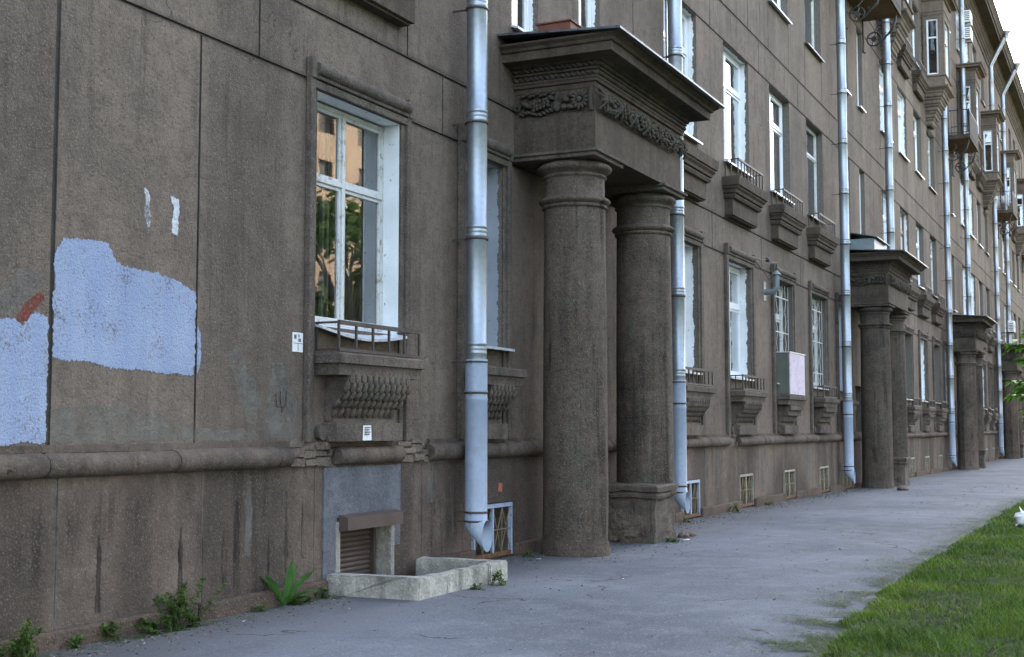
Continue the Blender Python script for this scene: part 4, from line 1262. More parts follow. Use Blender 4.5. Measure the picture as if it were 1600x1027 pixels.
def make_balcony():
    mb = MB()
    hw, yf = 1.62, -1.10
    mb.box(-hw, hw, yf, 0.0, 13.64, 13.82, 0)
    mb.box(-hw + 0.06, hw - 0.06, yf + 0.06, 0.0, 13.625, 13.64, 1)
    bal = mb.build('balcony', ['ornament', 'soffit'], bld)
    mb = MB()
    for z in (13.90, 14.85):
        for p, q in (((-hw + .03, 0), (-hw + .03, yf + .03)), ((-hw + .03, yf + .03), (hw - .03, yf + .03)), ((hw - .03, yf + .03), (hw - .03, 0))):
            mb.bar((*p, z), (*q, z), 0.035)
    for i in range(9):
        y = yf + .03 + (0 - yf - .03) * i / 9
        for x in (-hw + .03, hw - .03): mb.bar((x, y, 13.82), (x, y, 14.85), 0.016)
    mb.build('railing', 'black_iron', bal)
    mb = MB(); mb.box(-hw + .0, hw - .0, yf - 0.0, yf + 0.012, 13.84, 14.80); mb.build('front_sheet', 'sheet_brown', bal)
    for x in (-1.30, 1.30):
        mb = MB()
        yc, zc, r_ = -0.36, 12.98, 0.20
        mb.tube([(x, yc + r_ * math.cos(t), zc + r_ * math.sin(t)) for t in [2 * math.pi * j / 24 for j in range(25)]], 0.022, 6)
        mb.tube([(x - 0.03, yc, zc), (x + 0.03, yc, zc)], 0.085, 12)
        for t in range(4):
            a = t * math.pi / 2 + 0.3
            mb.bar((x, yc + .08 * math.cos(a), zc + .08 * math.sin(a)), (x, yc + r_ * math.cos(a), zc + r_ * math.sin(a)), 0.04, 0.03)
        mb.tube([(x, -0.03, 12.62), (x, -0.05, 12.85), (x, -0.04, 13.62)], 0.025, 6)
        mb.tube([(x, -0.12, 12.60), (x, -0.06, 12.60), (x, -0.04, 12.70)], 0.025, 6)
        mb.tube([(x, yc - 0.02, zc - 0.20), (x, yc - 0.20, zc - 0.12), (x, yc - 0.36, zc + 0.06), (x, yc - 0.52, zc + 0.20), (x, yc - 0.62, zc + 0.50), (x, yc - 0.64, 13.64)], [.022, .025, .03, .05, .035, .03], 7)
        mb.tube([(x, yc - .36, zc + .06), (x, yc - .30, zc + .14), (x, yc - .36, zc + .16)], 0.015, 5)
        mb.tube([(x, yc, zc + r_), (x, yc - 0.15, zc + 0.36), (x, yc - 0.05, 13.62)], 0.018, 6)
        mb.build('bracket', 'black_iron', bal)
    return bal
bal0 = make_balcony()
for k in range(1, 5):
    x = PCX + M * k
    if k == 1: bal0.location = (x, 0, 0)
    else: copy_tree(bal0, bld, (x, 0, 0))

# ------------------------------------------------------------------ downpipes
PIPE_Y, PIPE_R = -0.28, 0.122
def make_pipe():
    root = empty('drainpipe')
    n = 28
    # lower painted length
    mb = MB()
    prof = []
    for z in (0.60, 0.645, 0.66, 0.675, 1.90, 1.915, 1.93, 1.99, 2.0, 2.02, 2.30, 2.33, 2.36):
        bulge = 0.006 if round(z, 3) in (0.66, 1.915, 2.0, 2.33) else 0.0
        prof.append((PIPE_R + 0.004 + bulge, z))
    mb.lathe(prof, 0, PIPE_Y, n, 0, False)
    mb.build('lower_pipe', 'pipe_paint', root)
    # upper zinc length with ringed joints
    mb = MB()
    prof = [(PIPE_R - 0.004, 2.34)]
    z = 2.42
    while z < 21.5:
        for dz, b in ((0.0, 0), (0.012, .007), (0.024, 0), (0.05, 0), (0.062, .007), (0.074, 0), (0.095, 0), (0.10, .005), (0.125, .005), (0.13, 0)):
            prof.append((PIPE_R - 0.004 + b, z + dz))
        z += 1.325
    prof.append((PIPE_R, 21.9))
    mb.lathe(prof, 0, PIPE_Y, n, 0, False)
    mb.v = [(x + 0.010 * mnoise.noise(Vector((z * 0.55, 1.0, 0))), y + 0.008 * mnoise.noise(Vector((z * 0.6, 9.0, 0))), z) for x, y, z in mb.v]
    mb.tube([(0, PIPE_Y, 21.85), (0, PIPE_Y - 0.05, 21.98), (0, -1.04, 23.35)], PIPE_R, n, 0, False)
    mb.build('upper_pipe', 'zinc', root)
    mb = MB()
    mb.lathe([(0.13, 23.3), (0.14, 23.5), (0.24, 23.66), (0.25, 23.72)], 0, -1.14, 16, 0, True)
    mb.build('hopper', 'zinc', root)
    # spout
    mb = MB()
    k = math.tan(R(22.5)); zt = 0.53; yc = PIPE_Y - 0.14; r_ = PIPE_R + 0.006
    rings = [[], [], []]
    for i in range(n):
        t = 2 * math.pi * i / n
        x, yo = r_ * math.cos(t), r_ * math.sin(t)
        zm = zt - k * yo
        tt = (PIPE_Y + yo - yc)
        rings[0].append((x, PIPE_Y + yo, 0.64)); rings[1].append((x, PIPE_Y + yo, zm)); rings[2].append((x, yc, zm - tt * 0.95))
    vs = rings[0] + rings[1] + rings[2]
    fs = [(j * n + (i + 1) % n, j * n + i, (j + 1) * n + i, (j + 1) * n + (i + 1) % n) for j in range(2) for i in range(n)]
    mb.add(vs, fs, 0, True)
    sp = mb.build('spout', 'pipe_paint', root)
    so = sp.modifiers.new('sheet', 'SOLIDIFY'); so.thickness = 0.004
    # clamps with their spikes into the wall
    zs_ = [0.56, 0.66, 1.985, 2.33, 3.72, 5.05] + [6.37 + 1.325 * i for i in range(11)]
    for i, z in enumerate(zs_):
        mb = MB()
        mb.lathe([(PIPE_R + 0.008, z - 0.011), (PIPE_R + 0.012, z - 0.010), (PIPE_R + 0.012, z + 0.010), (PIPE_R + 0.008, z + 0.011)], 0, PIPE_Y, n, 0, False)
        mb.bar((-0.05, PIPE_Y + 0.10, z), (-0.06, 0.03, z), 0.016)
        mb.box(-0.155, -0.125, PIPE_Y - 0.012, PIPE_Y + 0.012, z - 0.012, z + 0.012)
        mb.build('clamp', 'iron', root)
    return root
pipe_labels = [
    'nearest zinc drainpipe with pale blue foot, left of the nearest porch',
    'drainpipe rising behind the right column of the nearest porch',
    'zinc drainpipe standing just in front of the second porch',
    'zinc drainpipe behind the tin lean-to on the second porch roof',
    'zinc drainpipe with pale foot just in front of the third porch',
    'thin distant drainpipe rising behind the third porch roof',
    'distant drainpipe in front of the farthest dark porch with slanted top at the eaves',
    'farthest drainpipe, slanted at the eaves and rising from the last porch roof']
pipe0 = make_pipe()
px = []
for k in range(4): px += [13.13 + M * k, 20.34 + M * k]
pipe_zoff = 0.0
for i, x in enumerate(px):
    o = pipe0 if i == 0 else copy_tree(pipe0)
    o.location = (x, 0, zg(x) - 0.045)
    tag(o, pipe_labels[i], 'drainpipe', 'drainpipes down the facade')

# ------------------------------------------------------------------ light well kerb in front of the shuttered basement window
mb = MB()
x0, x1, yf = 10.42, 12.28, -1.08
h = 0.24
pl_ = [((x0, yf + 0.0), (x0 + 0.16, -0.09)), ((x1 - 0.18, yf + 0.15), (x1, -0.09)), ((x0 + 0.0, yf), (x1, yf + 0.15))]
mb.box(x0, x0 + 0.16, yf + 0.15, -0.09, -0.75, h); mb.box(x1 - 0.18, x1, yf + 0.15, -0.09, -0.75, h)
mb.box(x0, 10.98, yf, yf + 0.15, -0.75, h); mb.box(10.99, 11.86, yf + 0.018, yf + 0.15, -0.75, h - 0.008); mb.box(11.87, x1, yf, yf + 0.15, -0.75, h)
mb.box(x0 + 0.1, x1 - 0.1, yf + 0.1, -0.03, -0.8, -0.72)
bm = bmesh.new()
for f in mb.f:
    bm.faces.new([bm.verts.new(mb.v[i]) for i in f])
bmesh.ops.remove_doubles(bm, verts=bm.verts[:], dist=0.0005)
bmesh.ops.bevel(bm, geom=[e for e in bm.edges], offset=0.014, segments=2, affect='EDGES')
bmesh.ops.subdivide_edges(bm, edges=[e for e in bm.edges if e.calc_length() > 0.12], cuts=7, use_grid_fill=True)
for v in bm.verts:
    p = v.co
    v.co = p + 0.014 * mnoise.noise_vector(p * 2.2) + 0.009 * mnoise.noise_vector(p * 9.0)
me = bpy.data.meshes.new('light_well_kerb'); bm.to_mesh(me); bm.free(); me.materials.append(MAT['concrete'])
o = bpy.data.objects.new('light_well_kerb', me); COL.objects.link(o)
tag(o, 'low pale concrete kerb around the shuttered basement window', 'kerb')

# ------------------------------------------------------------------ small fittings on the facade
def part(mb, name, mat, parent): return mb.build(name, mat, parent)
t = empty('address_plate', (10.035, 0, 2.38)); tag(t, 'small white enamel plate on the wall left of the old window', 'plate')
mb = MB(); mb.box(-0.08, 0.08, -0.014, -0.001, -0.09, 0.09); mb.build('plate', 'white', t, 0.003)
mb = MB()
for (a, b, c, d) in ((-0.07, 0.07, -0.012, -0.008), (-0.002, 0.002, -0.08, -0.012), (0.005, 0.018, 0.005, 0.035), (0.026, 0.039, 0.005, 0.035), (-0.062, -0.05, 0.03, 0.07), (-0.042, -0.03, 0.03, 0.07), (-0.062, -0.03, 0.045, 0.052)):
    mb.box(a, b, -0.0165, -0.0135, c, d)
mb.tube([(0.01 + 0.011 * math.cos(q), -0.0155, 0.06 + 0.011 * math.sin(q)) for q in [j * 0.6283 for j in range(11)]], 0.003, 4)
mb.build('lettering', 'ink', t)
t = empty('paper_notice', (11.0, -0.165, 1.55)); tag(t, 'torn white paper notice stuck on the stone block under the old window', 'notice')
mb = MB(); mb.box(-0.075, 0.075, -0.004, -0.001, -0.075, 0.07); mb.rough(0.006, 20); mb.build('sheet', 'paper', t)
mb = MB()
for q in range(4):
    mb.box(-0.05, 0.05 - 0.02 * (q % 2), -0.0145, -0.0045, 0.045 - 0.022 * q, 0.052 - 0.022 * q)
mb.build('print', 'ink', t)
t = patch('faded_notice', [(9.88, 1.66), (10.02, 1.66), (10.02, 1.87), (9.88, 1.87)], -0.006, 'grime', 0.004, 0.0025, None)
tag(t, 'faded grey paper scrap on the wall just above the string course', 'notice')

t = empty('metal_cabinet', (28.60, 0, 2.30)); tag(t, 'boxy cabinet with pale pink front and grey green side on a window console', 'cabinet')
mb = MB(); mb.box(-0.72, 0.66, -0.285, -0.0, 0.005, 0.90); mb.build('body', 'greenish', t, 0.01)
mb = MB(); mb.box(-0.70, 0.67, -0.305, -0.286, 0.01, 0.90); mb.box(-0.01, 0.0, -0.308, -0.305, 0.01, 0.90); mb.build('front_panel', 'pink', t, 0.005)
mb = MB(); mb.box(-0.74, 0.70, -0.32, 0.0, 0.902, 0.922); mb.build('lid', 'tin_light', t)

t = empty('vent_flue', (27.0, 0, 4.45)); tag(t, 'bent zinc vent flue with conical cap on the wall between two windows', 'vent flue')
mb = MB(); mb.box(-0.10, 0.10, -0.012, 0, -0.20, 0.20); mb.build('flange', 'grey_paint', t)
mb = MB(); mb.tube([(0, -0.01, -0.02), (0, -0.18, -0.02), (0, -0.24, 0.03), (0, -0.26, 0.09), (0, -0.26, 0.32)], 0.06, 16); mb.build('duct', 'grey_paint', t)
mb = MB(); mb.lathe([(0.10, 0.33), (0.10, 0.34), (0.02, 0.42), (0.002, 0.425)], 0, -0.26, 16); mb.build('cap', 'grey_paint', t)

t = empty('overhead_cable', (25.9, -0.12, 5.0)); tag(t, 'black cable strung between two window surrounds with an insulator', 'cable')
mb = MB(); mb.tube([(0, 0, 0), (0.35, -0.03, 0.0), (0.70, -0.05, 0.06), (1.2, -0.03, 0.06), (1.72, 0, 0.10)], 0.012, 6)
mb.tube([(-0.05, 0.02, -0.02), (0.4, 0.0, -0.16), (0.9, 0.02, -0.24), (1.3, 0.04, -0.32), (1.6, 0.1, -0.30)], 0.010, 6)
mb.tube([(1.72, 0, 0.10), (1.70, 0.06, -0.3), (1.68, 0.10, -0.45)], 0.010, 6); mb.build('wire', 'black_iron', t)
mb = MB(); mb.ell((0.75, -0.05, 0.06), (0.09, 0.05, 0.05)); mb.build('insulator', 'black_iron', t)

def ac(x, z, label, y=-0.10, s_=1.0):
    t = empty('air_conditioner', (x, 0, z)); tag(t, label, 'air conditioner', 'air conditioners on the facade')
    mb = MB(); mb.box(-0.42 * s_, 0.42 * s_, y - 0.34, y, 0, 0.56 * s_); mb.build('case', 'white', t, 0.02)
    mb = MB(); mb.lathe([(0.20 * s_, 0), (0.20 * s_, 0.01)], 0, 0, 20)
    mb.v = [(p[0] - 0.08, y - 0.342 - p[2] * 0.3, p[1] + 0.28 * s_) for p in mb.v]
    for q in range(5): mb.box(-0.42 * s_ - 0.004, -0.42 * s_, y - 0.30, y - 0.04, 0.08 + 0.09 * q, 0.12 + 0.09 * q)
    mb.build('grille', 'black_iron', t)
    mb = MB()
    for xx in (-0.3, 0.3): mb.bar((xx, 0, -0.02), (xx, y - 0.32, -0.02), 0.03); mb.bar((xx, -0.01, -0.3), (xx, y - 0.2, -0.03), 0.02)
    mb.build('bracket', 'iron', t)
ac(63.95, 20.55, 'upper of two white air conditioners high under the eaves', -0.22)
ac(63.95, 19.75, 'lower of two white air conditioners high under the eaves', -0.22)
ac(80.3, 7.05, 'white air conditioner above the farthest porch roof', -0.5, 1.15)

t = empty('wooden_box', (15.25, -0.50, 6.42)); tag(t, 'red brown box on the roof of the nearest porch', 'box')
mb = MB(); mb.box(-0.36, 0.40, -0.2, 0.25, 0.0, 0.27); mb.build('body', 'wood_red', t, 0.008)
mb = MB(); mb.box(-0.38, 0.42, -0.22, 0.27, 0.272, 0.29); mb.build('lid', 'wood_red', t)
t = empty('tin_hood', (37.0, -0.45, 6.42)); tag(t, 'grey tin lean-to hood on the roof of the second porch', 'tin hood')
mb = MB(); mb.box(-0.9, 0.9, -0.25, 0.44, 0.0, 0.30); mb.build('side', 'grey_paint', t)
mb = MB(); mb.add([(-1.0, -0.35, 0.31), (1.0, -0.35, 0.31), (1.0, 0.45, 0.48), (-1.0, 0.45, 0.48), (-1.0, -0.35, 0.33), (1.0, -0.35, 0.33), (1.0, 0.45, 0.50), (-1.0, 0.45, 0.50)],
    [(3, 2, 1, 0), (4, 5, 6, 7), (0, 1, 5, 4), (1, 2, 6, 5), (2, 3, 7, 6), (3, 0, 4, 7)]); mb.build('lid', 'tin', t)
def laundry(x, z, label, seed):
    rnd = random.Random(seed)
    mb = MB()
    for q in range(3):
        n = 8; w = rnd.uniform(0.16, 0.26); hgt = rnd.uniform(0.4, 0.6)
        ys_ = -0.95 + q * 0.28
        vs = []; fs = []
        for i in range(n + 1):
            yy = ys_ + w * i / n; xx = 0.03 * math.sin(i * 1.3)
            vs += [(xx, yy, -hgt + 0.03 * math.sin(i)), (xx + 0.04 * math.sin(i * 2), yy, -hgt / 2), (xx * .3, yy, 0)]
        for i in range(n): fs += [(3 * i, 3 * i + 3, 3 * i + 4, 3 * i + 1), (3 * i + 1, 3 * i + 4, 3 * i + 5, 3 * i + 2)]
        mb.add(vs, fs, 0, True)
    mb.tube([(0, -1.05, 0), (0, 0, 0.02)], 0.006, 5)
    o = mb.build('laundry', 'paper'); o.location = (x, 0, z)
    so = o.modifiers.new('cloth', 'SOLIDIFY'); so.thickness = 0.004
    tag(o, label, 'laundry')
laundry(PCX + M * 3 - 1.45, 14.62, 'white washing hung on the side of the farthest balcony', 2)

# ------------------------------------------------------------------ weeds, litter, stones
def leaf(mb, base, az, L, w, droop, elev, mi=0, nseg=6):
    """a tapering bent leaf blade"""
    vs = []; fs = []
    d = Vector((math.cos(az), math.sin(az), 0)); side = Vector((-math.sin(az), math.cos(az), 0))
    p = Vector(base); e = elev
    for i in range(nseg + 1):
        t = i / nseg
        ww = w * (0.12 + 0.88 * math.sin(math.pi * min(1, t * 0.97 + 0.03)) ** 1.3) if i < nseg else 0.003
        fold = Vector((0, 0, ww * 0.25))
        vs += [tuple(p - side * ww + fold), tuple(p), tuple(p + side * ww + fold)]
        p = p + (d * math.cos(e) + Vector((0, 0, math.sin(e)))) * (L / nseg)
        e -= droop / nseg
    for i in range(nseg):
        a = 3 * i
        fs += [(a, a + 1, a + 4, a + 3), (a + 1, a + 2, a + 5, a + 4)]
    mb.add(vs, fs, mi, True)

def dock(x, y, label, s_=1.0):
    t = empty('dock_plant', (x, y, pathz(x, y))); tag(t, label, 'weed', 'weeds at the foot of the wall')
    rnd = random.Random(9)
    for az, L, el, dr in ((R(188), 0.40, 0.95, 0.45), (R(250), 0.40, 1.40, 0.2), (R(-8), 0.46, 0.85, 0.6), (R(150), 0.34, 1.1, 0.5), (R(10), 0.36, 1.15, 0.5), (R(215), 0.28, 0.7, 0.9), (R(-25), 0.36, 0.65, 1.0), (R(60), 0.3, 1.0, 0.8), (R(300), 0.24, 0.9, 1.1), (R(-40), 0.30, 0.5, 0.9), (R(-5), 0.22, 0.5, 0.6), (R(-60), 0.16, 0.4, 0.8)):
        mb = MB()
        leaf(mb, (0.02 * math.cos(az), 0.02 * math.sin(az), 0.0), az, L * s_, (0.028 + 0.02 * rnd.random()) * s_, dr, el, 0, 9)
        mb.v = [tuple(Vector(p) + 0.02 * mnoise.noise_vector(Vector(p) * 16.0) * min(1, p[2] * 6)) for p in mb.v]
        mb.build('leaf', 'dock', t)
    mb = MB()
    for q in range(26):
        az = rnd.random() * 6.28
        leaf(mb, (0.16 + rnd.uniform(-.08, .14), -0.02 + rnd.uniform(-.06, .04), 0), az, rnd.uniform(.05, .13), 0.016, 0.8, rnd.uniform(.4, 1.3), 0, 3)
    mb.build('foliage', 'weed', t)
dock(9.68, -0.14, 'broad leaved dock plant growing left of the concrete kerb', 1.15)

def weed(x, y, h, spread, n, label, seed, stems=5):
    rnd = random.Random(seed)
    t = empty('weed_clump', (x, y, pathz(x, y) - 0.01)); tag(t, label, 'weed', 'weeds at the foot of the wall')
    st = MB(); lf = MB()
    for s_ in range(stems):
        az = rnd.random() * 6.28; ln = spread * rnd.uniform(.1, .8)
        tip = Vector((math.cos(az) * ln, math.sin(az) * ln * 0.5, h * rnd.uniform(.55, 1.0)))
        b = Vector((rnd.uniform(-.3, .3) * spread, rnd.uniform(-.1, .1), 0))
        pts = [b.lerp(tip, q / 4) + Vector((0, 0, 0.08 * h * math.sin(q))) for q in range(5)]
        st.tube(pts, [.006, .005, .004, .003, .002], 5)
        for q in range(n // stems):
            u = rnd.random() ** 0.8
            p = b.lerp(tip, u)
            a2 = rnd.random() * 6.28
            leaf(lf, tuple(p), a2, rnd.uniform(.03, .08) * (1.2 - u * .5), rnd.uniform(.007, .015), rnd.uniform(.2, 1.2), rnd.uniform(-.2, 1.1), 0, 3)
    for q in range(int(n * 0.10)):           # dry grass and fallen leaves round the foot
        leaf(lf, (rnd.gauss(0, spread * .7), rnd.gauss(-0.05, .06), 0.012), rnd.random() * 6.28, rnd.uniform(.03, .10), rnd.uniform(.003, .009), rnd.uniform(0, .5), rnd.uniform(0, .25), 0, 3)
    st.build('stem', 'hay', t); lf.build('foliage', 'weed', t)
weed(8.22, -0.19, 0.38, 0.62, 800, 'tall bushy weed against the plinth below the blue paint', 1, 14)
weed(7.52, -0.16, 0.20, 0.13, 110, 'small upright weed between two taller clumps by the plinth', 2)
weed(7.86, -0.22, 0.16, 0.40, 200, 'sprawling low straggly weed on the asphalt beside the tall bushy weed', 3)
weed(6.62, -0.20, 0.27, 0.24, 320, 'leafy weed clump with yellow tips at the bottom left corner', 4, 8)
weed(6.30, -0.30, 0.20, 0.25, 200, 'low grassy weed at the left edge of the picture', 5, 7)
weed(11.80, -1.17, 0.17, 0.13, 120, 'weed tuft growing against the front of the concrete kerb', 6)
weed(11.40, -1.16, 0.05, 0.10, 40, 'tiny weed sprouting from the joint of the concrete kerb', 7)
weed(17.10, -1.22, 0.06, 0.22, 110, 'moss and weed tuft at the foot of the broken parapet', 8)
weed(23.70, -0.22, 0.20, 0.22, 120, 'pale weed tuft below the stained plinth past the porch', 9)

k_ = 0
for x, y, h_, sp, n_, lab in ((9.28, -0.16, .07, .12, 40, 'tiny weed at the plinth between the tall weed and the dock plant'), (10.22, -0.20, .12, .12, 70, 'small weed wedged against the left end of the concrete kerb'),
        (13.0, -0.15, .06, .12, 40, 'tiny weed under the nearest drainpipe spout'), (14.5, -0.30, .05, .10, 36, 'tiny weed at the foot of the nearest column'),
        (20.9, -0.22, .08, .15, 50, 'small weed at the wall behind the second drainpipe'), (26.4, -0.2, .08, .2, 50, 'small weed at the wall between two white basement grilles'), (7.15, -0.18, .10, .12, 60, 'small weed at the plinth near the bottom left corner')):
    k_ += 1
    weed(x, y, h_, sp, n_, lab, 30 + k_, 6)
def stone_lump(x, y, r_, label, seed):
    mb = MB(); mb.ell((0, 0, 0), r_, None, 10, 7, 0, False)
    mb.v = [tuple(Vector(p) + 0.25 * r_[0] * mnoise.noise_vector(Vector(p) * (1.4 / r_[0]) + Vector((seed, 0, 0)))) for p in mb.v]
    o = mb.build('fallen_stone', 'rubble'); o.location = (x, y, pathz(x, y) + r_[2] * 0.6)
    tag(o, label, 'stone')
stone_lump(17.95, -1.12, (0.12, 0.08, 0.06), 'dark lump of stone on the path beside the near parapet', 1)
stone_lump(18.25, -1.15, (0.09, 0.06, 0.04), 'smaller dark stone just past the near parapet', 4)
stone_lump(34.9, -1.5, (0.35, 0.12, 0.08), 'flat stone slab lying at the foot of the second porch column', 7)

def scrap(x, y, s_, label, seed):
    rnd = random.Random(seed)
    mb = MB(); vs = [(s_ * rnd.uniform(-1, 1), s_ * .6 * rnd.uniform(-1, 1), rnd.uniform(0.002, s_ * .35)) for _ in range(7)]
    fs = [(0, 1, 2), (1, 2, 3), (2, 3, 4), (3, 4, 5), (4, 5, 6), (0, 2, 5)]
    mb.add(vs, fs)
    o = mb.build('paper_scrap', 'paper'); o.location = (x, y, pathz(x, y))
    so = o.modifiers.new('sheet', 'SOLIDIFY'); so.thickness = 0.002
    tag(o, label, 'litter', 'scraps of litter on the path')
scrap(17.45, -1.32, 0.07, 'crumpled white scrap beside the moss at the near parapet', 1)
scrap(14.25, -0.55, 0.06, 'white scrap lying under the blue basement grille', 2)
scrap(8.75, -0.42, 0.025, 'white scrap on the asphalt beside the tall bushy weed', 3)
scrap(12.9, -2.1, 0.025, 'tiny white scrap on open asphalt in front of the near column', 4)

mb = MB()
rnd = random.Random(3)
mb.ell((0, 0, 0.09), (0.26, 0.16, 0.10), None, 14, 9, 0, True)
mb.v = [tuple(Vector(p) + 0.09 * mnoise.noise_vector(Vector(p) * 9.0)) for p in mb.v]
mb.add([(-0.2, 0.0, 0.1), (-0.42, 0.10, 0.02), (-0.2, 0.12, 0.03), (-0.05, 0.03, 0.16), (0.02, 0.08, 0.30), (0.1, 0.0, 0.18)], [(0, 1, 2), (3, 4, 5)])
o = mb.build('plastic_bag', 'paper'); o.location = (21.75, -5.36, lawnz(21.75, -5.36, .7) + 0.02)
tag(o, 'crumpled white plastic bag lying on the lawn', 'bag')

def grit():
    rnd = random.Random(77)
    mb = MB()
    for q in range(5200):
        x = 6.0 + 34.0 * rnd.random() ** 1.7
        if rnd.random() < 0.87:
            y = -0.12 - abs(rnd.gauss(0, 0.30))
            if PX0 - .3 < x < PX1 + .3: y -= 1.0 * rnd.random()
        else: y = rnd.uniform(-4.9, -0.2)
        if 10.4 < x < 12.3 and y > -1.1: continue
        r_ = rnd.uniform(0.004, 0.012) * (1 + (x - 6) * 0.03)
        z = pathz(x, y)
        vs = [(x + r_ * rnd.uniform(-1.3, 1.3), y + r_ * rnd.uniform(-1.3, 1.3), z + (0 if k < 3 else r_ * rnd.uniform(.5, 1.1))) for k in range(4)]
        mb.add(vs, [(0, 1, 2), (0, 1, 3), (1, 2, 3), (2, 0, 3)], rnd.choice((0, 0, 0, 1, 1, 2, 3)))
    o = mb.build('grit', ['rubble', 'curb', 'hay', 'concrete'])
    tag(o, 'grit, crumbs of render and dead leaves along the foot of the wall', 'grit', kind='stuff')
grit()

# ------------------------------------------------------------------ trees
def leaf_card(mb, p, r_, rnd):
    az = rnd.random() * 6.28; el = rnd.uniform(-1.2, 0.9)
    a = Vector((math.cos(az) * math.cos(el), math.sin(az) * math.cos(el), math.sin(el)))
    b = a.cross(Vector((rnd.uniform(-1, 1), rnd.uniform(-1, 1), 1))).normalized() * r_ * 0.45
    a = a * r_
    mb.add([tuple(p), tuple(p + a * .45 + b), tuple(p + a), tuple(p + a * .45 - b)], [(0, 1, 2, 3)])

def maple_sprig(mb, st, root, tip, rnd):
    """a twig with compound leaves of three to five toothed leaflets"""
    root = Vector(root); tip = Vector(tip)
    pts = [root.lerp(tip, q / 6) + Vector((0, 0, 0.05 * math.sin(q * 0.6))) for q in range(7)]
    st.tube(pts, [.012 - .0015 * q for q in range(7)], 5)
    d = (tip - root).normalized()
    for q in (3, 4, 5, 6, 6):
        p = pts[q]
        az0 = math.atan2(d.y, d.x) + rnd.uniform(-1.0, 1.0)
        for s_ in (-1.0, -0.5, 0.0, 0.5, 1.0):
            leaf(mb, tuple(p + Vector((rnd.uniform(-.02, .02), rnd.uniform(-.02, .02), rnd.uniform(-.02, .02)))), az0 + s_ * 0.8, rnd.uniform(.12, .19), rnd.uniform(.028, .045), rnd.uniform(.3, 1.2), rnd.uniform(-.3, .5), 0, 5)
t = empty('maple_sapling', (13.95, -6.55, lawnz(13.95, -6.55, 1.9))); tag(t, 'young bright green maple reaching in from the edge of the lawn', 'tree')
rnd = random.Random(21)
st = MB(); lf = MB()
st.tube([(0, 0, -0.1), (0.02, 0.0, 0.9), (-0.02, 0.05, 1.8), (0.0, 0.0, 2.8), (0.05, 0, 3.6)], [.035, .03, .024, .016, .006], 8)
fixed = [((0, 0.02, 2.05), (0.05, 0.66, 2.36)), ((0, 0.02, 1.55), (0.06, 0.66, 1.86)), ((0, 0.02, 1.62), (-0.1, 0.58, 1.90)), ((0, 0, 1.75), (-0.03, 0.62, 1.98)), ((0, 0.03, 1.95), (-0.02, 0.54, 2.20)), ((0, 0.02, 2.2), (-0.05, 0.50, 2.47)), ((0, 0, 1.5), (0.0, 0.50, 1.72))]
for a, b in fixed: maple_sprig(lf, st, a, b, rnd)
for q in range(26):
    az = rnd.uniform(-2.6, 0.4); z = rnd.uniform(1.2, 3.2); L = rnd.uniform(.4, .8)
    maple_sprig(lf, st, (0, 0, z), (math.cos(az) * L, math.sin(az) * L, z + rnd.uniform(.1, .4)), rnd)
st.build('trunk', 'bark', t); lf.build('crown', 'maple', t)

def tree(x, y, h, r_, label, seed, nleaf=5200, leafr=0.34):
    rnd = random.Random(seed)
    t = empty('park_tree', (x, y, zg(x) - 0.1)); tag(t, label, 'tree', 'trees round the court')
    st = MB(); lf = MB()
    st.tube([(0, 0, 0), (0.1, 0, h * .25), (0.0, 0.15, h * .5), (0.1, 0, h * .85)], [h * .028, h * .02, h * .014, h * .004], 9)
    clumps = []
    for q in range(26):
        az = rnd.random() * 6.28; zz = h * rnd.uniform(.30, 1.0); rr = r_ * math.sqrt(max(.08, 1 - ((zz / h - .58) / .46) ** 2)) * rnd.uniform(.35, 1)
        c = Vector((math.cos(az) * rr, math.sin(az) * rr, zz))
        clumps.append((c, rnd.uniform(.18, .36) * r_))
        st.tube([(0, 0, zz * .55), tuple(c * .55 + Vector((0, 0, zz * .3))), tuple(c)], [h * .009, h * .006, .02], 5)
    for q in range(nleaf):
        c, cr = clumps[rnd.randrange(len(clumps))]
        v = Vector((rnd.gauss(0, 1), rnd.gauss(0, 1), rnd.gauss(0, .75)))
        v = v.normalized() * cr * rnd.random() ** .4
        leaf_card(lf, c + v, leafr * rnd.uniform(.6, 1.3), rnd)
    st.build('trunk', 'bark', t); lf.build('crown', 'tree_leaf', t)
tree(86.0, -11.5, 11.5, 4.0, 'unseen lawn tree nearest the far path end, added to shade the lower facade', 1)  # lawn trees added out of view to darken the lower far facade
tree(68.0, -12.5, 12.0, 4.2, 'unseen lawn tree opposite the third porch, added to shade the lower facade', 2)
tree(50.0, -13.5, 11.0, 4.0, 'unseen lawn tree opposite the second porch, added to shade the lower facade', 6)
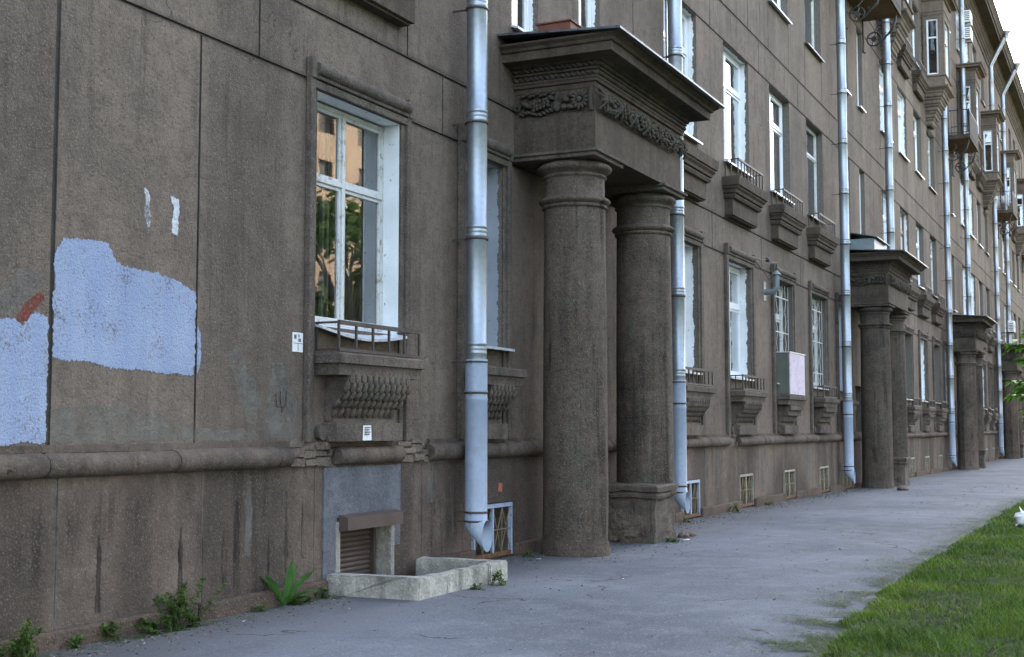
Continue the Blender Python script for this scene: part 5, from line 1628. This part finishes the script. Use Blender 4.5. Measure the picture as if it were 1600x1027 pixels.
tree(14.0, -20.0, 14.0, 5.5, 'unseen tree facing the nearest porch, added to block low sky light', 8, 3800, .55)  # unseen tree masses added to cut low sky light and deepen contrast
tree(2.0, -19.0, 13.0, 5.5, 'unseen tree facing the blue paint patches, added to block low sky light', 9, 3800, .55)
tree(-11.0, -17.0, 14.0, 5.5, 'unseen tree across the lawn behind the viewpoint, added to block low sky light', 10, 3800, .55)
tree(27.0, -20.0, 13.5, 5.5, 'unseen tree facing the boxy cabinet, added to block low sky light', 11, 3800, .55)
tree(-20.0, -8.0, 13.0, 5.0, 'unseen tree well behind the viewpoint, added to block low sky light', 12, 3800, .55)
tree(106.0, -6.5, 12.0, 4.0, 'leafy tree beyond the last porch at the end of the path', 7)
tree(54.0, -27.0, 12.5, 5.0, 'dark leafy tree across the court, mirrored in the windows', 3, 3500, .5)
tree(62.5, -29.0, 13.5, 5.0, 'broad tree across the court, mirrored in the windows', 4, 3500, .5)

# the house across the court that the windows mirror
ob = empty('opposite_house', (72, -38, 0)); tag(ob, 'ochre plastered house across the court, seen only mirrored in window glass', 'building')
mb = MB()
hs = []
for i in range(9):
    for f in range(7): hs.append((i * 4.5 + 1.2, i * 4.5 + 2.8, 2.0 + f * 3.6, 4.0 + f * 3.6, 0.25, 0, 1))
mb.wallpanel((21, 0, 0), (-1, 0, 0), 0, 42, -1, 28, hs, 0)
mb.quad((21, -12, -1), (21, 0, -1), (21, 0, 28), (21, -12, 28)); mb.quad((-21, 0, -1), (-21, -12, -1), (-21, -12, 28), (-21, 0, 28)); mb.quad((-21, -12, -1), (21, -12, -1), (21, -12, 28), (-21, -12, 28))
mb.build('wall', ['pale_wall', 'room'], ob)
mb = MB(); mb.add([(-21.5, .6, 28), (21.5, .6, 28), (21.5, -12.6, 28), (-21.5, -12.6, 28), (-18, -6, 31), (18, -6, 31)], [(0, 1, 5, 4), (1, 2, 5), (2, 3, 4, 5), (3, 0, 4), (3, 2, 1, 0)]); mb.build('roof', 'roof', ob)
